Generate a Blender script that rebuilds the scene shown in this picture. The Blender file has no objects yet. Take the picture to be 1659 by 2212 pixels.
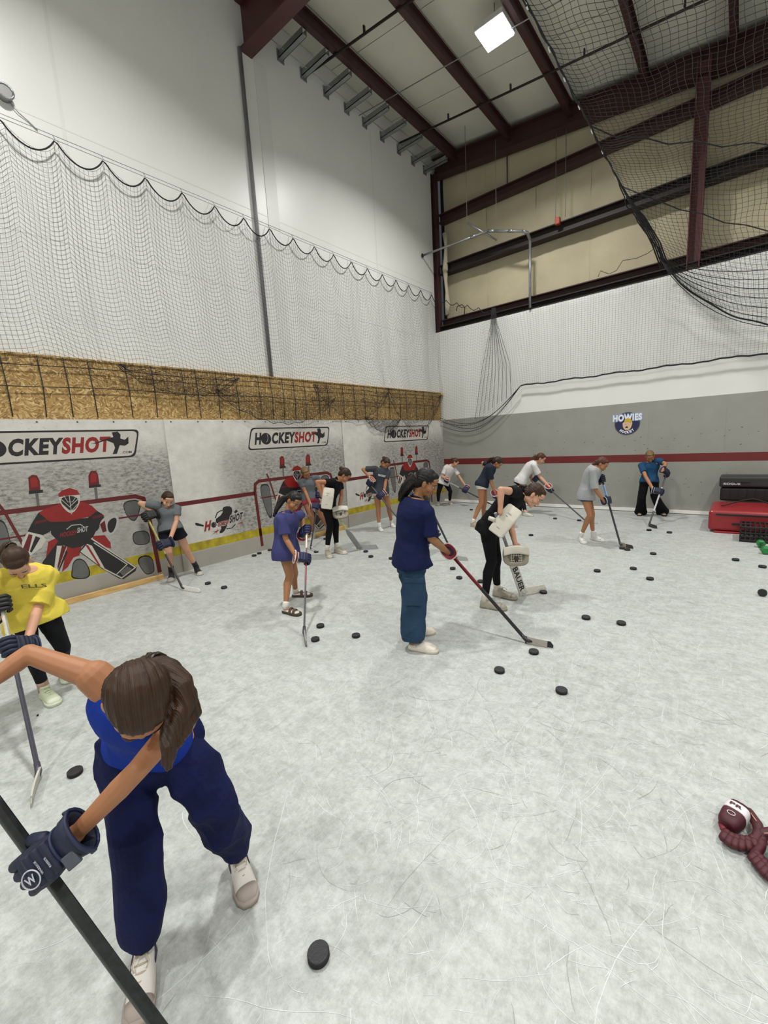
import bpy, bmesh, math, random
import numpy as np
from mathutils import Vector, Matrix, Euler
random.seed(7); rng = np.random.default_rng(7)
S = bpy.context.scene
col = S.collection
R_ = math.radians

# ---------------------------------------------------------------- camera
CAM = Vector((6.325, -10.148, 1.75)); YAW, PITCH, ROLL = R_(40.26), R_(-9.37), R_(-3.33); FPX = 912.7
fwd = Vector((-math.sin(YAW)*math.cos(PITCH), math.cos(YAW)*math.cos(PITCH), math.sin(PITCH)))
_r = Vector((math.cos(YAW), math.sin(YAW), 0)); _u = _r.cross(fwd)
right = math.cos(ROLL)*_r + math.sin(ROLL)*_u
up = -math.sin(ROLL)*_r + math.cos(ROLL)*_u
cam = bpy.data.objects.new('camera', bpy.data.cameras.new('camera')); col.objects.link(cam)
cam.matrix_world = Matrix(((right.x, up.x, -fwd.x, CAM.x), (right.y, up.y, -fwd.y, CAM.y), (right.z, up.z, -fwd.z, CAM.z), (0, 0, 0, 1)))
cam.data.sensor_fit = 'VERTICAL'; cam.data.sensor_height = 24.0; cam.data.lens = FPX/2212*24.0
cam.data.clip_start = 0.02; cam.data.clip_end = 100
S.camera = cam
# ---------------------------------------------------------------- world, exposure, lamps
w = bpy.data.worlds.new('world'); S.world = w; w.use_nodes = True
w.node_tree.nodes['Background'].inputs[0].default_value = (0.80, 0.88, 1.0, 1)
w.node_tree.nodes['Background'].inputs[1].default_value = 0.06
S.view_settings.view_transform = 'Standard'; S.view_settings.look = 'None'
S.view_settings.exposure = 0.0; S.view_settings.gamma = 1.0; S.view_settings.use_curve_mapping = False
LAMP_W = 205.0
LAMPS = [(2.95, -2.78), (2.95, -8.6), (2.95, -14.4), (8.7, -2.78), (8.7, -8.6), (8.7, -14.4)]

def ray(a, b): return fwd + right*((a-829.5)/FPX) - up*((b-1106)/FPX)
def at(a, b, **k):
    """turn a pixel of the photograph into a point on the plane X=, Y= or Z=, or at depth T="""
    d = ray(a, b); (ax, v), = k.items()
    if ax == 'T': return CAM + d*v
    i = 'XYZ'.index(ax); return CAM + d*((v-CAM[i])/d[i])
def project(p):
    d = Vector(p)-CAM; z = d.dot(fwd)
    return Vector((829.5+FPX*d.dot(right)/z, 1106-FPX*d.dot(up)/z))

# ---------------------------------------------------------------- materials
MATS = {}
def lin(c):
    if isinstance(c, str): c = tuple(int(c[i:i+2], 16)/255 for i in (0, 2, 4))
    return tuple((x/12.92 if x <= .04045 else ((x+.055)/1.055)**2.4) for x in c)
def mat(name, c, rough=.6, noise=.12, scale=8, bump=.0, bscale=None, metal=0, spec=.5, stretch=None, emit=None, sheen=0, coat=0, c2=None, pos=.5):
    if name in MATS: return MATS[name]
    m = bpy.data.materials.new(name); m.use_nodes = True; nt = m.node_tree; N = nt.nodes; Lk = nt.links
    b = N['Principled BSDF']; c = lin(c)
    b.inputs['Roughness'].default_value = rough; b.inputs['Metallic'].default_value = metal
    b.inputs['Specular IOR Level'].default_value = spec
    if sheen: b.inputs['Sheen Weight'].default_value = sheen
    if coat: b.inputs['Coat Weight'].default_value = coat
    tc = N.new('ShaderNodeTexCoord'); mp = N.new('ShaderNodeMapping'); Lk.new(tc.outputs['Object'], mp.inputs[0])
    if stretch: mp.inputs['Scale'].default_value = stretch
    n = N.new('ShaderNodeTexNoise'); n.inputs['Scale'].default_value = scale; n.inputs['Detail'].default_value = 5
    Lk.new(mp.outputs[0], n.inputs['Vector'])
    r = N.new('ShaderNodeValToRGB'); Lk.new(n.outputs['Fac'], r.inputs[0])
    r.color_ramp.elements[0].position = max(0, pos-.2); r.color_ramp.elements[1].position = min(1, pos+.2)
    if c2 is not None: ca, cb = c, lin(c2)
    else: ca = tuple(x*(1-noise) for x in c); cb = tuple(min(1, x*(1+noise)) for x in c)
    r.color_ramp.elements[0].color = (*ca, 1); r.color_ramp.elements[1].color = (*cb, 1)
    Lk.new(r.outputs[0], b.inputs['Base Color'])
    if bump:
        n2 = N.new('ShaderNodeTexNoise'); n2.inputs['Scale'].default_value = bscale or scale*3; n2.inputs['Detail'].default_value = 4
        Lk.new(mp.outputs[0], n2.inputs['Vector'])
        bp = N.new('ShaderNodeBump'); bp.inputs['Strength'].default_value = bump; bp.inputs['Distance'].default_value = .01
        Lk.new(n2.outputs['Fac'], bp.inputs['Height']); Lk.new(bp.outputs[0], b.inputs['Normal'])
    if emit:
        b.inputs['Emission Color'].default_value = (*c, 1); b.inputs['Emission Strength'].default_value = emit
    MATS[name] = m; return m

def nodes_of(m): return m.node_tree.nodes, m.node_tree.links, m.node_tree.nodes['Principled BSDF']

# ---------------------------------------------------------------- object helpers
def tag(o, label=None, cat=None, group=None, kind=None):
    if label: o['label'] = label
    if cat: o['category'] = cat
    if group: o['group'] = group
    if kind: o['kind'] = kind
    return o
def empty(name, loc=(0, 0, 0), parent=None):
    o = bpy.data.objects.new(name, None); col.objects.link(o); o.location = loc; o.empty_display_size = .1
    if parent: o.parent = parent
    return o
def link(name, me, parent=None, loc=None, mtx=None):
    o = bpy.data.objects.new(name, me); col.objects.link(o)
    if parent:
        o.parent = parent
    if mtx is not None: o.matrix_world = mtx if not parent else WM(parent).inverted() @ mtx
    elif parent: o.matrix_world = WM(parent).inverted()
    elif loc is not None: o.location = loc
    return o
def WM(o):
    """world matrix from the basis chain (no depsgraph update needed)"""
    m = o.matrix_basis.copy(); p = o.parent
    while p: m = p.matrix_basis @ m; p = p.parent
    return m
def child(name, me, parent):     # mesh given in world coordinates, parent anywhere
    o = bpy.data.objects.new(name, me); col.objects.link(o); o.parent = parent
    o.matrix_basis = WM(parent).inverted(); return o
class MB:
    """collects simple closed shapes and builds ONE mesh"""
    def __init__(s): s.v = []; s.f = []; s.mi = []; s.k = 0; s.sm = []
    def add(s, vs, fs, smooth=False):
        b = len(s.v); s.v += [tuple(v) for v in vs]; s.f += [tuple(i+b for i in f) for f in fs]; s.mi += [s.k]*len(fs); s.sm += [smooth]*len(fs); return s
    def box(s, lo, hi, M=None, bev=0):
        x0, y0, z0 = lo; x1, y1, z1 = hi
        vs = [Vector(p) for p in ((x0,y0,z0),(x1,y0,z0),(x1,y1,z0),(x0,y1,z0),(x0,y0,z1),(x1,y0,z1),(x1,y1,z1),(x0,y1,z1))]
        if M is not None: vs = [M @ v for v in vs]
        return s.add(vs, [(0,3,2,1),(4,5,6,7),(0,1,5,4),(1,2,6,5),(2,3,7,6),(3,0,4,7)])
    def loft(s, rings, n=16, caps=True, e=2.0, smooth=True):
        """rings: (centre, side, front, a, b); superellipse sections, closed with caps"""
        vs = []
        for c, sd, fr, a, b in rings:
            c = Vector(c)
            for i in range(n):
                t = 2*math.pi*i/n; ct, st = math.cos(t), math.sin(t)
                x = math.copysign(abs(ct)**(2/e), ct)*a; y = math.copysign(abs(st)**(2/e), st)*b
                vs.append(c+sd*x+fr*y)
        fs = []; m = len(rings)
        for j in range(m-1):
            for i in range(n):
                k = (i+1) % n; fs.append((j*n+i, j*n+k, (j+1)*n+k, (j+1)*n+i))
        b0 = len(s.v); s.add(vs, fs, smooth)
        if caps:
            s.f.append(tuple(b0+i for i in reversed(range(n)))); s.f.append(tuple(b0+(m-1)*n+i for i in range(n))); s.mi += [s.k]*2; s.sm += [False]*2
        return s
    def tube(s, pts, rad, n=8, caps=True, b=None, side=None, smooth=True):
        pts = [Vector(p) for p in pts]; m = len(pts)
        rs = rad if isinstance(rad, (list, tuple)) else [rad]*m
        bs = b if isinstance(b, (list, tuple)) else ([b]*m if b else rs)
        sd = None; rings = []
        for i, p in enumerate(pts):
            t = (pts[min(i+1, m-1)]-pts[max(i-1, 0)]); t = t.normalized() if t.length > 1e-9 else Vector((0, 0, 1))
            if sd is None:
                sd = Vector(side) if side is not None else (Vector((0, 0, 1)) if abs(t.z) < .9 else Vector((1, 0, 0))).cross(t)
            sd = (sd - t*sd.dot(t)).normalized(); fr = t.cross(sd)
            rings.append((p, sd, fr, rs[i], bs[i]))
        return s.loft(rings, n, caps, smooth=smooth)
    def capsule(s, p0, r0, p1, r1, n=12):
        p0, p1 = Vector(p0), Vector(p1); d = p1-p0; L = d.length
        if L < 1e-6: return s.ell(p0, (r0, r0, r0))
        t = d/L; P = []; Rr = []
        for a in (-85, -60, -35, -12): P.append(p0+t*r0*math.sin(R_(a))); Rr.append(r0*math.cos(R_(a)))
        for a in (12, 35, 60, 85): P.append(p1+t*r1*math.sin(R_(a))); Rr.append(r1*math.cos(R_(a)))
        return s.tube(P, Rr, n)
    def ell(s, c, r, M=None, n=14, m=9):
        """ellipsoid, radii r; M optional 3x3 rotation"""
        c = Vector(c); vs = []; fs = []
        for j in range(1, m):
            ph = math.pi*j/m
            for i in range(n):
                th = 2*math.pi*i/n; v = Vector((r[0]*math.sin(ph)*math.cos(th), r[1]*math.sin(ph)*math.sin(th), r[2]*math.cos(ph)))
                vs.append(c+(M @ v if M is not None else v))
        t = Vector((0, 0, r[2])); vs += [c+(M @ t if M is not None else t), c-(M @ t if M is not None else t)]
        for j in range(m-2):
            for i in range(n):
                k = (i+1) % n; fs.append((j*n+i, (j+1)*n+i, (j+1)*n+k, j*n+k))
        for i in range(n):
            k = (i+1) % n; fs.append((len(vs)-2, i, k)); fs.append((len(vs)-1, (m-2)*n+k, (m-2)*n+i))
        return s.add(vs, fs, True)
    def mesh(s, name, mats, smooth=None):
        me = bpy.data.meshes.new(name); me.from_pydata(s.v, [], s.f)
        for m in (mats if isinstance(mats, (list, tuple)) else [mats]): me.materials.append(m)
        me.polygons.foreach_set('material_index', s.mi)
        me.polygons.foreach_set('use_smooth', [True]*len(s.f) if smooth else ([False]*len(s.f) if smooth is False else s.sm))
        me.update(); return me
    def build(s, name, mats, parent=None, smooth=None, loc=None, world=False):
        me = s.mesh(name, mats, smooth)
        if parent is not None and world: return child(name, me, parent)
        o = bpy.data.objects.new(name, me); col.objects.link(o)
        if parent is not None: o.parent = parent
        if loc is not None: o.location = loc
        return o
def bevel(o, wd=.005, seg=2):
    m = o.modifiers.new('bevel', 'BEVEL'); m.width = wd; m.segments = seg; m.limit_method = 'ANGLE'; m.angle_limit = R_(40); return o
def remesh(mb, name, mats, vox, smooth=4, fold=0, fk=14, seed=0, dirv=None):
    """union of closed shapes -> one continuous skin"""
    me = mb.mesh(name+'_raw', mats, True); o = bpy.data.objects.new('tmp', me); col.objects.link(o)
    m = o.modifiers.new('r', 'REMESH'); m.mode = 'VOXEL'; m.voxel_size = vox; m.use_smooth_shade = True
    if smooth: q = o.modifiers.new('s', 'SMOOTH'); q.iterations = smooth; q.factor = .5
    dg = bpy.context.evaluated_depsgraph_get(); out = bpy.data.meshes.new_from_object(o.evaluated_get(dg), depsgraph=dg)
    bpy.data.objects.remove(o); bpy.data.meshes.remove(me); out.name = name
    out.materials.clear()
    for m_ in (mats if isinstance(mats, (list, tuple)) else [mats]): out.materials.append(m_)
    if fold:
        n = len(out.vertices); P = np.empty(n*3); out.vertices.foreach_get('co', P); P = P.reshape(-1, 3)
        Nn = np.empty(n*3); out.vertices.foreach_get('normal', Nn); Nn = Nn.reshape(-1, 3)
        g = np.random.default_rng(seed); f = np.zeros(n)
        for k in range(5):
            d1 = g.normal(size=3); d1[2] *= .55; d1 /= np.linalg.norm(d1); d2 = g.normal(size=3); d2 /= np.linalg.norm(d2)
            kk = fk*(1+.7*k); ph = kk*(P@d1)*.6+1.8*np.sin(kk*.35*(P@d2)+g.uniform(0, 6))+g.uniform(0, 6); f += (1-1.6*np.abs(np.sin(ph)))*(.5+.5*np.sin(kk*.3*(P@d2)+k))/(1+.5*k)
        P = P+Nn*(f*fold)[:, None]; out.vertices.foreach_set('co', P.ravel()); out.update()
    out.polygons.foreach_set('use_smooth', [True]*len(out.polygons))
    return out
def text_mesh(txt, bold=.02, res=3):
    cu = bpy.data.curves.new('t', 'FONT'); cu.body = txt; cu.size = 1; cu.offset = bold; cu.resolution_u = res; cu.space_character = 1.0+(bold*2.2 if bold > .03 else 0)
    o = bpy.data.objects.new('t', cu); col.objects.link(o); dg = bpy.context.evaluated_depsgraph_get()
    me = bpy.data.meshes.new_from_object(o.evaluated_get(dg), depsgraph=dg)
    V = [v.co.copy() for v in me.vertices]; F = [tuple(p.vertices) for p in me.polygons]
    bpy.data.objects.remove(o); bpy.data.curves.remove(cu); bpy.data.meshes.remove(me)
    x0 = min(v.x for v in V); x1 = max(v.x for v in V); y0 = min(v.y for v in V); y1 = max(v.y for v in V)
    return [((v.x-x0)/(x1-x0), (v.y-y0)/(y1-y0)) for v in V], F
def put_text(mb, txt, p0, p1, p2, bold=.02, off=Vector((0, 0, 0))):
    """lettering stretched from p0 (bottom left) to p1 (bottom right) and p2 (top left)"""
    V, F = text_mesh(txt, bold); p0, p1, p2 = Vector(p0), Vector(p1), Vector(p2)
    mb.add([p0+(p1-p0)*x+(p2-p0)*y+off for x, y in V], F)

# ---------------------------------------------------------------- building materials
M_wall = mat('white_painted_board', 'e2e3df', .35, .02, 1.5, .04, 60)
M_gray = mat('grey_painted_board', '95958e', .55, .05, 3, .05, 40)
M_red = mat('maroon_paint', '6b1f1e', .5, .06, 6)
M_steel = mat('oxide_red_steel', '3c201f', .55, .15, 4)
M_steel2 = mat('dark_brown_steel', '221817', .6, .15, 5)
M_tan = mat('tan_insulation', 'b8ae92', .7, .09, 1.6, .8, 5)
M_ceil = mat('ceiling_insulation', 'd2d0c2', .7, .04, 1.2, .15, 4)
M_galv = mat('galvanised_steel', '9a9d9f', .35, .12, 9, metal=.7)
M_black = mat('black_rubber', '1b1b1d', .65, .15, 20)
M_net = mat('black_netting_twine', '202124', .8, .1, 20)
M_wood = mat('pine_lumber', 'c9a469', .6, .2, 5, .1, 40, stretch=(8, 1, 8))
M_white = mat('white_plastic', 'd8d8d4', .4, .03, 5)
# OSB: overlapping flakes
M_osb = bpy.data.materials.new('oriented_strand_board'); M_osb.use_nodes = True
N, Lk, b = nodes_of(M_osb); b.inputs['Roughness'].default_value = .75
tc = N.new('ShaderNodeTexCoord'); nz = N.new('ShaderNodeTexNoise'); nz.inputs['Scale'].default_value = 5; nz.inputs['Detail'].default_value = 2
Lk.new(tc.outputs['Object'], nz.inputs['Vector'])
mx = N.new('ShaderNodeVectorMath'); mx.operation = 'MULTIPLY_ADD'; mx.inputs[1].default_value = (.5, .5, .5)
Lk.new(nz.outputs['Color'], mx.inputs[0]); Lk.new(tc.outputs['Object'], mx.inputs[2])
vo = N.new('ShaderNodeTexVoronoi'); vo.inputs['Scale'].default_value = 30; Lk.new(mx.outputs[0], vo.inputs['Vector'])
mp = N.new('ShaderNodeMapping'); mp.inputs['Scale'].default_value = (1, 1, 1.9); Lk.new(mx.outputs[0], mp.inputs[0]); Lk.new(mp.outputs[0], vo.inputs['Vector'])
rp = N.new('ShaderNodeValToRGB'); sep = N.new('ShaderNodeSeparateColor'); Lk.new(vo.outputs['Color'], sep.inputs[0]); Lk.new(sep.outputs[0], rp.inputs[0])
for i, (p, c) in enumerate(((0, '7b5e36'), (.35, '9b7b48'), (.7, 'b4935a'), (1, 'd6bb86'))):
    e = rp.color_ramp.elements[i] if i < 2 else rp.color_ramp.elements.new(p)
    e.position = p; e.color = (*lin(c), 1)
Lk.new(rp.outputs[0], b.inputs['Base Color'])
bp = N.new('ShaderNodeBump'); bp.inputs['Strength'].default_value = .25; bp.inputs['Distance'].default_value = .003; Lk.new(vo.outputs['Distance'], bp.inputs['Height']); Lk.new(bp.outputs[0], b.inputs['Normal'])
# synthetic ice
M_ice = bpy.data.materials.new('synthetic_ice'); M_ice.use_nodes = True
N, Lk, b = nodes_of(M_ice); b.inputs['Roughness'].default_value = .42; b.inputs['Specular IOR Level'].default_value = .35
tc = N.new('ShaderNodeTexCoord')
def noise(scale, det=6, stretch=None, rough=.6, rot=0):
    n = N.new('ShaderNodeTexNoise'); n.inputs['Scale'].default_value = scale; n.inputs['Detail'].default_value = det; n.inputs['Roughness'].default_value = rough
    m_ = N.new('ShaderNodeMapping'); Lk.new(tc.outputs['Object'], m_.inputs[0]); Lk.new(m_.outputs[0], n.inputs['Vector'])
    if stretch: m_.inputs['Scale'].default_value = stretch
    m_.inputs['Rotation'].default_value = (0, 0, rot)
    return n
def ramp(src, stops):
    r = N.new('ShaderNodeValToRGB'); Lk.new(src, r.inputs[0])
    for i, (p, c) in enumerate(stops):
        e = r.color_ramp.elements[i] if i < 2 else r.color_ramp.elements.new(p)
        e.position = p; e.color = (c, c, c, 1) if not isinstance(c, tuple) else c
    return r
n1 = noise(.8, 3); r1 = ramp(n1.outputs['Fac'], ((.3, 0.0), (.7, 1.0)))
n2 = noise(28, 8, (1, .35, 1), .75, .6); r2 = ramp(n2.outputs['Fac'], ((.42, 0.0), (.58, 1.0)))
n3 = noise(30, 8, (.35, 1, 1), .75, .3); r3 = ramp(n3.outputs['Fac'], ((.38, 0.0), (.64, 1.0)))
def mixc(f, a, bb, fac=None):
    m_ = N.new('ShaderNodeMix'); m_.data_type = 'RGBA'
    if fac is not None: m_.inputs[0].default_value = fac
    if f is not None: Lk.new(f, m_.inputs[0])
    for s_, v in ((6, a), (7, bb)):
        if isinstance(v, tuple): m_.inputs[s_].default_value = v
        else: Lk.new(v, m_.inputs[s_])
    return m_.outputs[2]
def mth0(src, k, a=0.0):
    m_ = N.new('ShaderNodeMath'); m_.operation = 'MULTIPLY_ADD'; Lk.new(src, m_.inputs[0]); m_.inputs[1].default_value = k; m_.inputs[2].default_value = a; return m_.outputs[0]
A_ = (*lin('a3a7a3'), 1); B_ = (*lin('b8bcb9'), 1); C_ = (*lin('878b86'), 1); D_ = (*lin('d2d6d4'), 1)
base = mixc(r1.outputs[0], A_, B_)
mm = N.new('ShaderNodeMath'); mm.operation = 'MULTIPLY'; Lk.new(r2.outputs[0], mm.inputs[0]); mm.inputs[1].default_value = .45
x1 = mixc(mm.outputs[0], C_, base)
x1 = mixc(mm.outputs[0], base, D_)
mm2 = N.new('ShaderNodeMath'); mm2.operation = 'MULTIPLY'; Lk.new(r3.outputs[0], mm2.inputs[0]); mm2.inputs[1].default_value = .3
inv = N.new('ShaderNodeMath'); inv.operation = 'SUBTRACT'; inv.inputs[0].default_value = .3; Lk.new(mm2.outputs[0], inv.inputs[1])
x2 = mixc(inv.outputs[0], x1, C_)
n5 = noise(46, 12, (1, .7, 1), .85, .9); r5 = ramp(n5.outputs['Fac'], ((.40, 0.0), (.60, 1.0))); n6 = noise(11, 10, (.6, 1, 1), .8, 2.2); r6 = ramp(n6.outputs['Fac'], ((.44, 0.0), (.60, 1.0)))
x3 = mixc(mth0(r5.outputs[0], .42), (*lin('8b8f8a'), 1), x2) if False else mixc(mth0(r5.outputs[0], .55, .45), (*lin('878b85'), 1), x2)
x4 = mixc(mth0(r6.outputs[0], .38, 0), x3, (*lin('cfd3d0'), 1))
Lk.new(x4, b.inputs['Base Color'])
bp = N.new('ShaderNodeBump'); bp.inputs['Strength'].default_value = .12; bp.inputs['Distance'].default_value = .002; Lk.new(n2.outputs['Fac'], bp.inputs['Height']); Lk.new(bp.outputs[0], b.inputs['Normal'])
M_scr = mat('white_scratch', 'd2d6d4', .6, .03, 5)
M_scrd = mat('dark_scuff', '93948f', .6, .03, 5)

# ---------------------------------------------------------------- floor
XR, YB = 12.0, -18.0
o = MB().box((-.3, YB, -.12), (XR, .3, 0)).build('floor', M_ice); o['kind'] = 'structure'; floor = o
def scratches(name, n, m, seedn, lo, hi, wd, z):
    g = random.Random(seedn); mb = MB()
    for _ in range(n):
        if g.random() < .82: cx_, cy_, q_ = g.choice(((5.2, -7.5, .8), (4.6, -6.2, 1.2), (5.6, -8.4, .6), (5.3, -5.2, .7))); x = g.gauss(cx_, q_); y = g.gauss(cy_, q_)
        else: x = g.uniform(.4, 9.5); y = g.uniform(-12, -.3)
        if x < .3 or y > -.2 or x > 11: continue
        L = lo*math.exp(g.random()**2*math.log(hi/lo)); th = g.uniform(0, 2*math.pi); k = g.gauss(0, 1.1)/max(L, .25); ww = wd*g.uniform(.3, 1.2); seg = 9; V = []; zz = z+g.random()*.0006
        for i in range(seg+1):
            q = i/seg; we = ww*math.sin(math.pi*min(max(q, .03), .97))**.5
            nx, ny = -math.sin(th), math.cos(th); V += [(x+nx*we, y+ny*we, zz), (x-nx*we, y-ny*we, zz)]
            x += math.cos(th)*L/seg; y += math.sin(th)*L/seg; th += k*L/seg+g.gauss(0, .10)
        if min(v[0] for v in V) < .25 or max(v[1] for v in V) > -.15: continue
        mb.add(V, [(2*i, 2*i+1, 2*i+3, 2*i+2) for i in range(seg)])
    return mb.build(name, m, floor)
tag(scratches('skate_scratches', 5200, M_scr, 3, .03, .8, .0009, .0006), kind='stuff')
tag(scratches('scuff_marks', 600, M_scrd, 5, .04, .5, .0012, .0004), kind='stuff')

# ---------------------------------------------------------------- walls
def struct(mb, name, m, parent=None):
    o = mb.build(name, m, parent)
    if parent is None: o['kind'] = 'structure'
    return o
wl = struct(MB().box((-.35, YB, 0), (-.1, .3, 8.9)), 'wall_left', M_wall)
# drywall battens / joints on the left wall
M_joint = mat('joint_strip', 'dbdcd8', .4, .02, 3)
for y in (-5.05,): MB().box((-.1, y-.12, 3.0), (-.092, y+.12, 7.98)).build('cover_strip', M_joint, wl)
for y in (-14, -11, -8.05, -2.3): MB().box((-.1, y-.02, 3.0), (-.0985, y+.02, 8.3)).build('drywall_seam', M_joint, wl)
for z in (4.35, 5.65): MB().box((-.1, -17, z-.008), (-.0980, -.1, z+.008)).build('drywall_seam', M_joint, wl)
struct(MB().box((XR, YB, 0), (XR+.2, .6, 9)), 'wall_right', M_wall)
struct(MB().box((-.3, YB-.2, 0), (XR, YB, 9)), 'wall_rear', M_wall)
wb = struct(MB().box((-.1, .0, 2.25), (XR, .45, 4.54)), 'wall_back', M_wall)
# lower grey boards of the back wall, seams between 1.22 m sheets
x = 0.0
while x < XR:
    MB().box((x+.002, -.012, 1.195), (min(x+1.2185, XR), .44, 2.25)).build('wall_sheet', M_gray, wb)
    MB().box((x+.002, -.012, .06), (min(x+1.2185, XR), .44, 1.04)).build('wall_sheet', M_gray, wb)
    x += 1.22
MB().box((0, -.014, 1.04), (XR, .44, 1.195)).build('red_stripe', M_red, wb)
MB().box((0, -.0105, .06), (XR, .43, 2.249)).build('backing_board', M_gray, wb)
# dents and puck marks on the grey boards
g = random.Random(4); mk = MB()
for _ in range(190):
    X = g.uniform(.4, 9); Z = g.choice((g.gauss(1.45, .2), g.gauss(.65, .22)))
    if not (.12 < Z < .99 or 1.25 < Z < 2.15): continue
    a = g.uniform(.005, .018); c_ = g.uniform(.003, .008); t = g.uniform(-.5, .5)
    P = [(X+a*math.cos(q)*math.cos(t)-c_*math.sin(q)*math.sin(t), -.0135, Z+a*math.cos(q)*math.sin(t)+c_*math.sin(q)*math.cos(t)) for q in [k*math.pi/4 for k in range(8)]]
    mk.add(P, [tuple(range(8))])
tag(mk.build('puck_marks', mat('dark_mark', '5c5a54', .7, .2, 9), wb), kind='stuff')
bb = struct(MB().box((0, -.05, .012), (XR, .0, .075)), 'baseboard_back', mat('white_board_edge', 'eceae4', .5, .02, 5))
# upper back wall: insulation blankets behind steel
ub = struct(MB().box((-.1, .46, 4.3), (XR, .6, 9)), 'wall_back_upper', M_steel2)
x = .02
for i in range(10):
    wd = 1.19+.03*math.sin(i*2.1); n = 7; mb = MB(); V = []; m2 = 14
    for j in range(m2+1):
        for k in range(n+1):
            q = k/n; z = 4.75+(8.7-4.75)*j/m2
            V.append((x+wd*q,   .42-.022*math.sin(math.pi*q)**.8-.012*math.sin(j*1.7+i)+.008*math.sin(k*2.2+j), z))
    mb.add(V, [(j*(n+1)+k, j*(n+1)+k+1, (j+1)*(n+1)+k+1, (j+1)*(n+1)+k) for j in range(m2) for k in range(n)], True)
    mb.box((x, .425, 4.75), (x+wd, .455, 8.7)); mb.build('insulation_panel', M_tan, ub); x += wd+.001
def cbeam(name, lo, hi, axis, m, parent=None, t=.012, label=None, cat='beam', slope=0, openside=1):
    """channel/I section with real flanges running along X or Y"""
    mb = MB(); x0, y0, z0 = lo; x1, y1, z1 = hi
    if axis == 'X':
        ym = (y0+y1)/2
        mb.box((x0, y0, z0), (x1, y1, z0+t)).box((x0, y0, z1-t), (x1, y1, z1)).box((x0, ym-t/2, z0+t), (x1, ym+t/2, z1-t))
    elif axis == 'Y':
        xm = (x0+x1)/2
        mb.box((x0, y0, z0), (x1, y1, z0+t)).box((x0, y0, z1-t), (x1, y1, z1)).box((xm-t/2, y0, z0+t), (xm+t/2, y1, z1-t))
    else:
        ym = (y0+y1)/2
        mb.box((x0, y0, z0), (x0+t, y1, z1)).box((x1-t, y0, z0), (x1, y1, z1)).box((x0+t, ym-t/2, z0), (x1-t, ym+t/2, z1))
    if slope: mb.v = [(a, b_, c-slope*a) for a, b_, c in mb.v]
    o = mb.build(name, m, parent)
    if label: tag(o, label, cat)
    return o
for z0, z1, y0, m, nm in ((7.22, 7.42, .14, M_steel, 'girt'), (5.98, 6.2, .10, M_steel2, 'girt'), (4.545, 4.68, .0, M_steel2, 'girt'), (4.68, 4.86, .12, M_steel, 'girt')):
    cbeam(nm, (0, y0, z0), (XR, .36, z1), 'X', m, ub, t=.02)
cbeam('rafter', (-.05, .02, 8.27), (XR, .30, 8.66), 'X', M_steel, ub, t=.02, slope=.11)
cbeam('steel_column', (5.36, -.02, 4.56), (5.56, .20, 7.9), 'Z', mat('faded_red_steel', '5b3030', .5, .1, 4), ub, t=.016)
cbeam('corner_post', (-.1, .0, 4.54), (.03, .14, 8.35), 'Z', M_steel, ub, t=.016)
mb = MB()
mb.tube([(.2+.02*math.sin(k*1.3), .12, 4.95+.28*k) for k in range(8)], [.055+.02*math.sin(k*1.9) for k in range(8)], 10)
mb.build('rolled_insulation', mat('pale_blanket', 'b9b49f', .8, .1, 6, .3, 20), ub)

# ---------------------------------------------------------------- ceiling
ceil = struct(MB().box((-.3, YB, 8.80), (XR, .6, 8.9)), 'ceiling', M_ceil)
ceil.data.vertices.foreach_set('co', np.array([(v.co.x, v.co.y, v.co.z-.11*v.co.x) for v in ceil.data.vertices]).ravel())
PUR = [.58, 1.95, 3.25, 4.6, 5.85, 7.1, 8.4, 9.7, 11.0]
edges = [-.1]+PUR+[XR]
y = YB; ys = []
while y < .3: ys.append(y); y += 1.83
panel_cache = {}
for i in range(len(edges)-1):
    for j, y0 in enumerate(ys):
        y1 = min(y0+1.82, .4)
        if y0 < -11: continue
        mb = MB(); n = 5; V = []
        for a in range(n+1):
            for c_ in range(n+1):
                X = edges[i]+.006+(edges[i+1]-edges[i]-.012)*a/n; Y = y0+(y1-y0)*c_/n
                V.append((X, Y, 8.775-.11*X-.05*math.sin(math.pi*a/n)*math.sin(math.pi*c_/n)))
        mb.add(V, [(a*(n+1)+c_, a*(n+1)+c_+1, (a+1)*(n+1)+c_+1, (a+1)*(n+1)+c_) for a in range(n) for c_ in range(n)], True)
        mb.build('ceiling_panel', M_ceil, ceil)
for X in PUR:
    z = 8.56-.11*X
    cbeam('purlin', (X-.05, YB+.1, z-.12), (X+.05, .1, z+.12), 'Y', M_steel, ceil, t=.012)
for y0 in (-3.95, -1.35, -9, -12):
    mb = MB().tube([(-.05, y0, 8.42), (XR, y0, 8.42-.11*XR)], .02, 8)
    for X in (1.25, 2.6, 3.9, 5.3): mb.box((X-.012, y0-.02, 8.42-.11*X), (X+.012, y0+.02, 8.53-.11*X))
    mb.build('sag_rod', M_steel2, ceil)
MB().tube([(-.05, -2.68, 8.34), (6, -2.68, 7.72)], .009, 6).build('conduit', M_galv, ceil)
mb = MB(); x0, x1 = -.1, XR; y0, y1 = -5.43, -5.2
mb.box((x0, y0, 7.95), (x1, y1, 7.975)).box((x0, (y0+y1)/2-.01, 7.975), (x1, (y0+y1)/2+.01, 8.62)).box((x0, y0, 8.6), (x1, y1, 8.62))
mb.v = [(a, b_, c-.04*a) for a, b_, c in mb.v]
mb.build('main_rafter', mat('maroon_rafter', '4a2422', .45, .12, 4), ceil)
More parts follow.
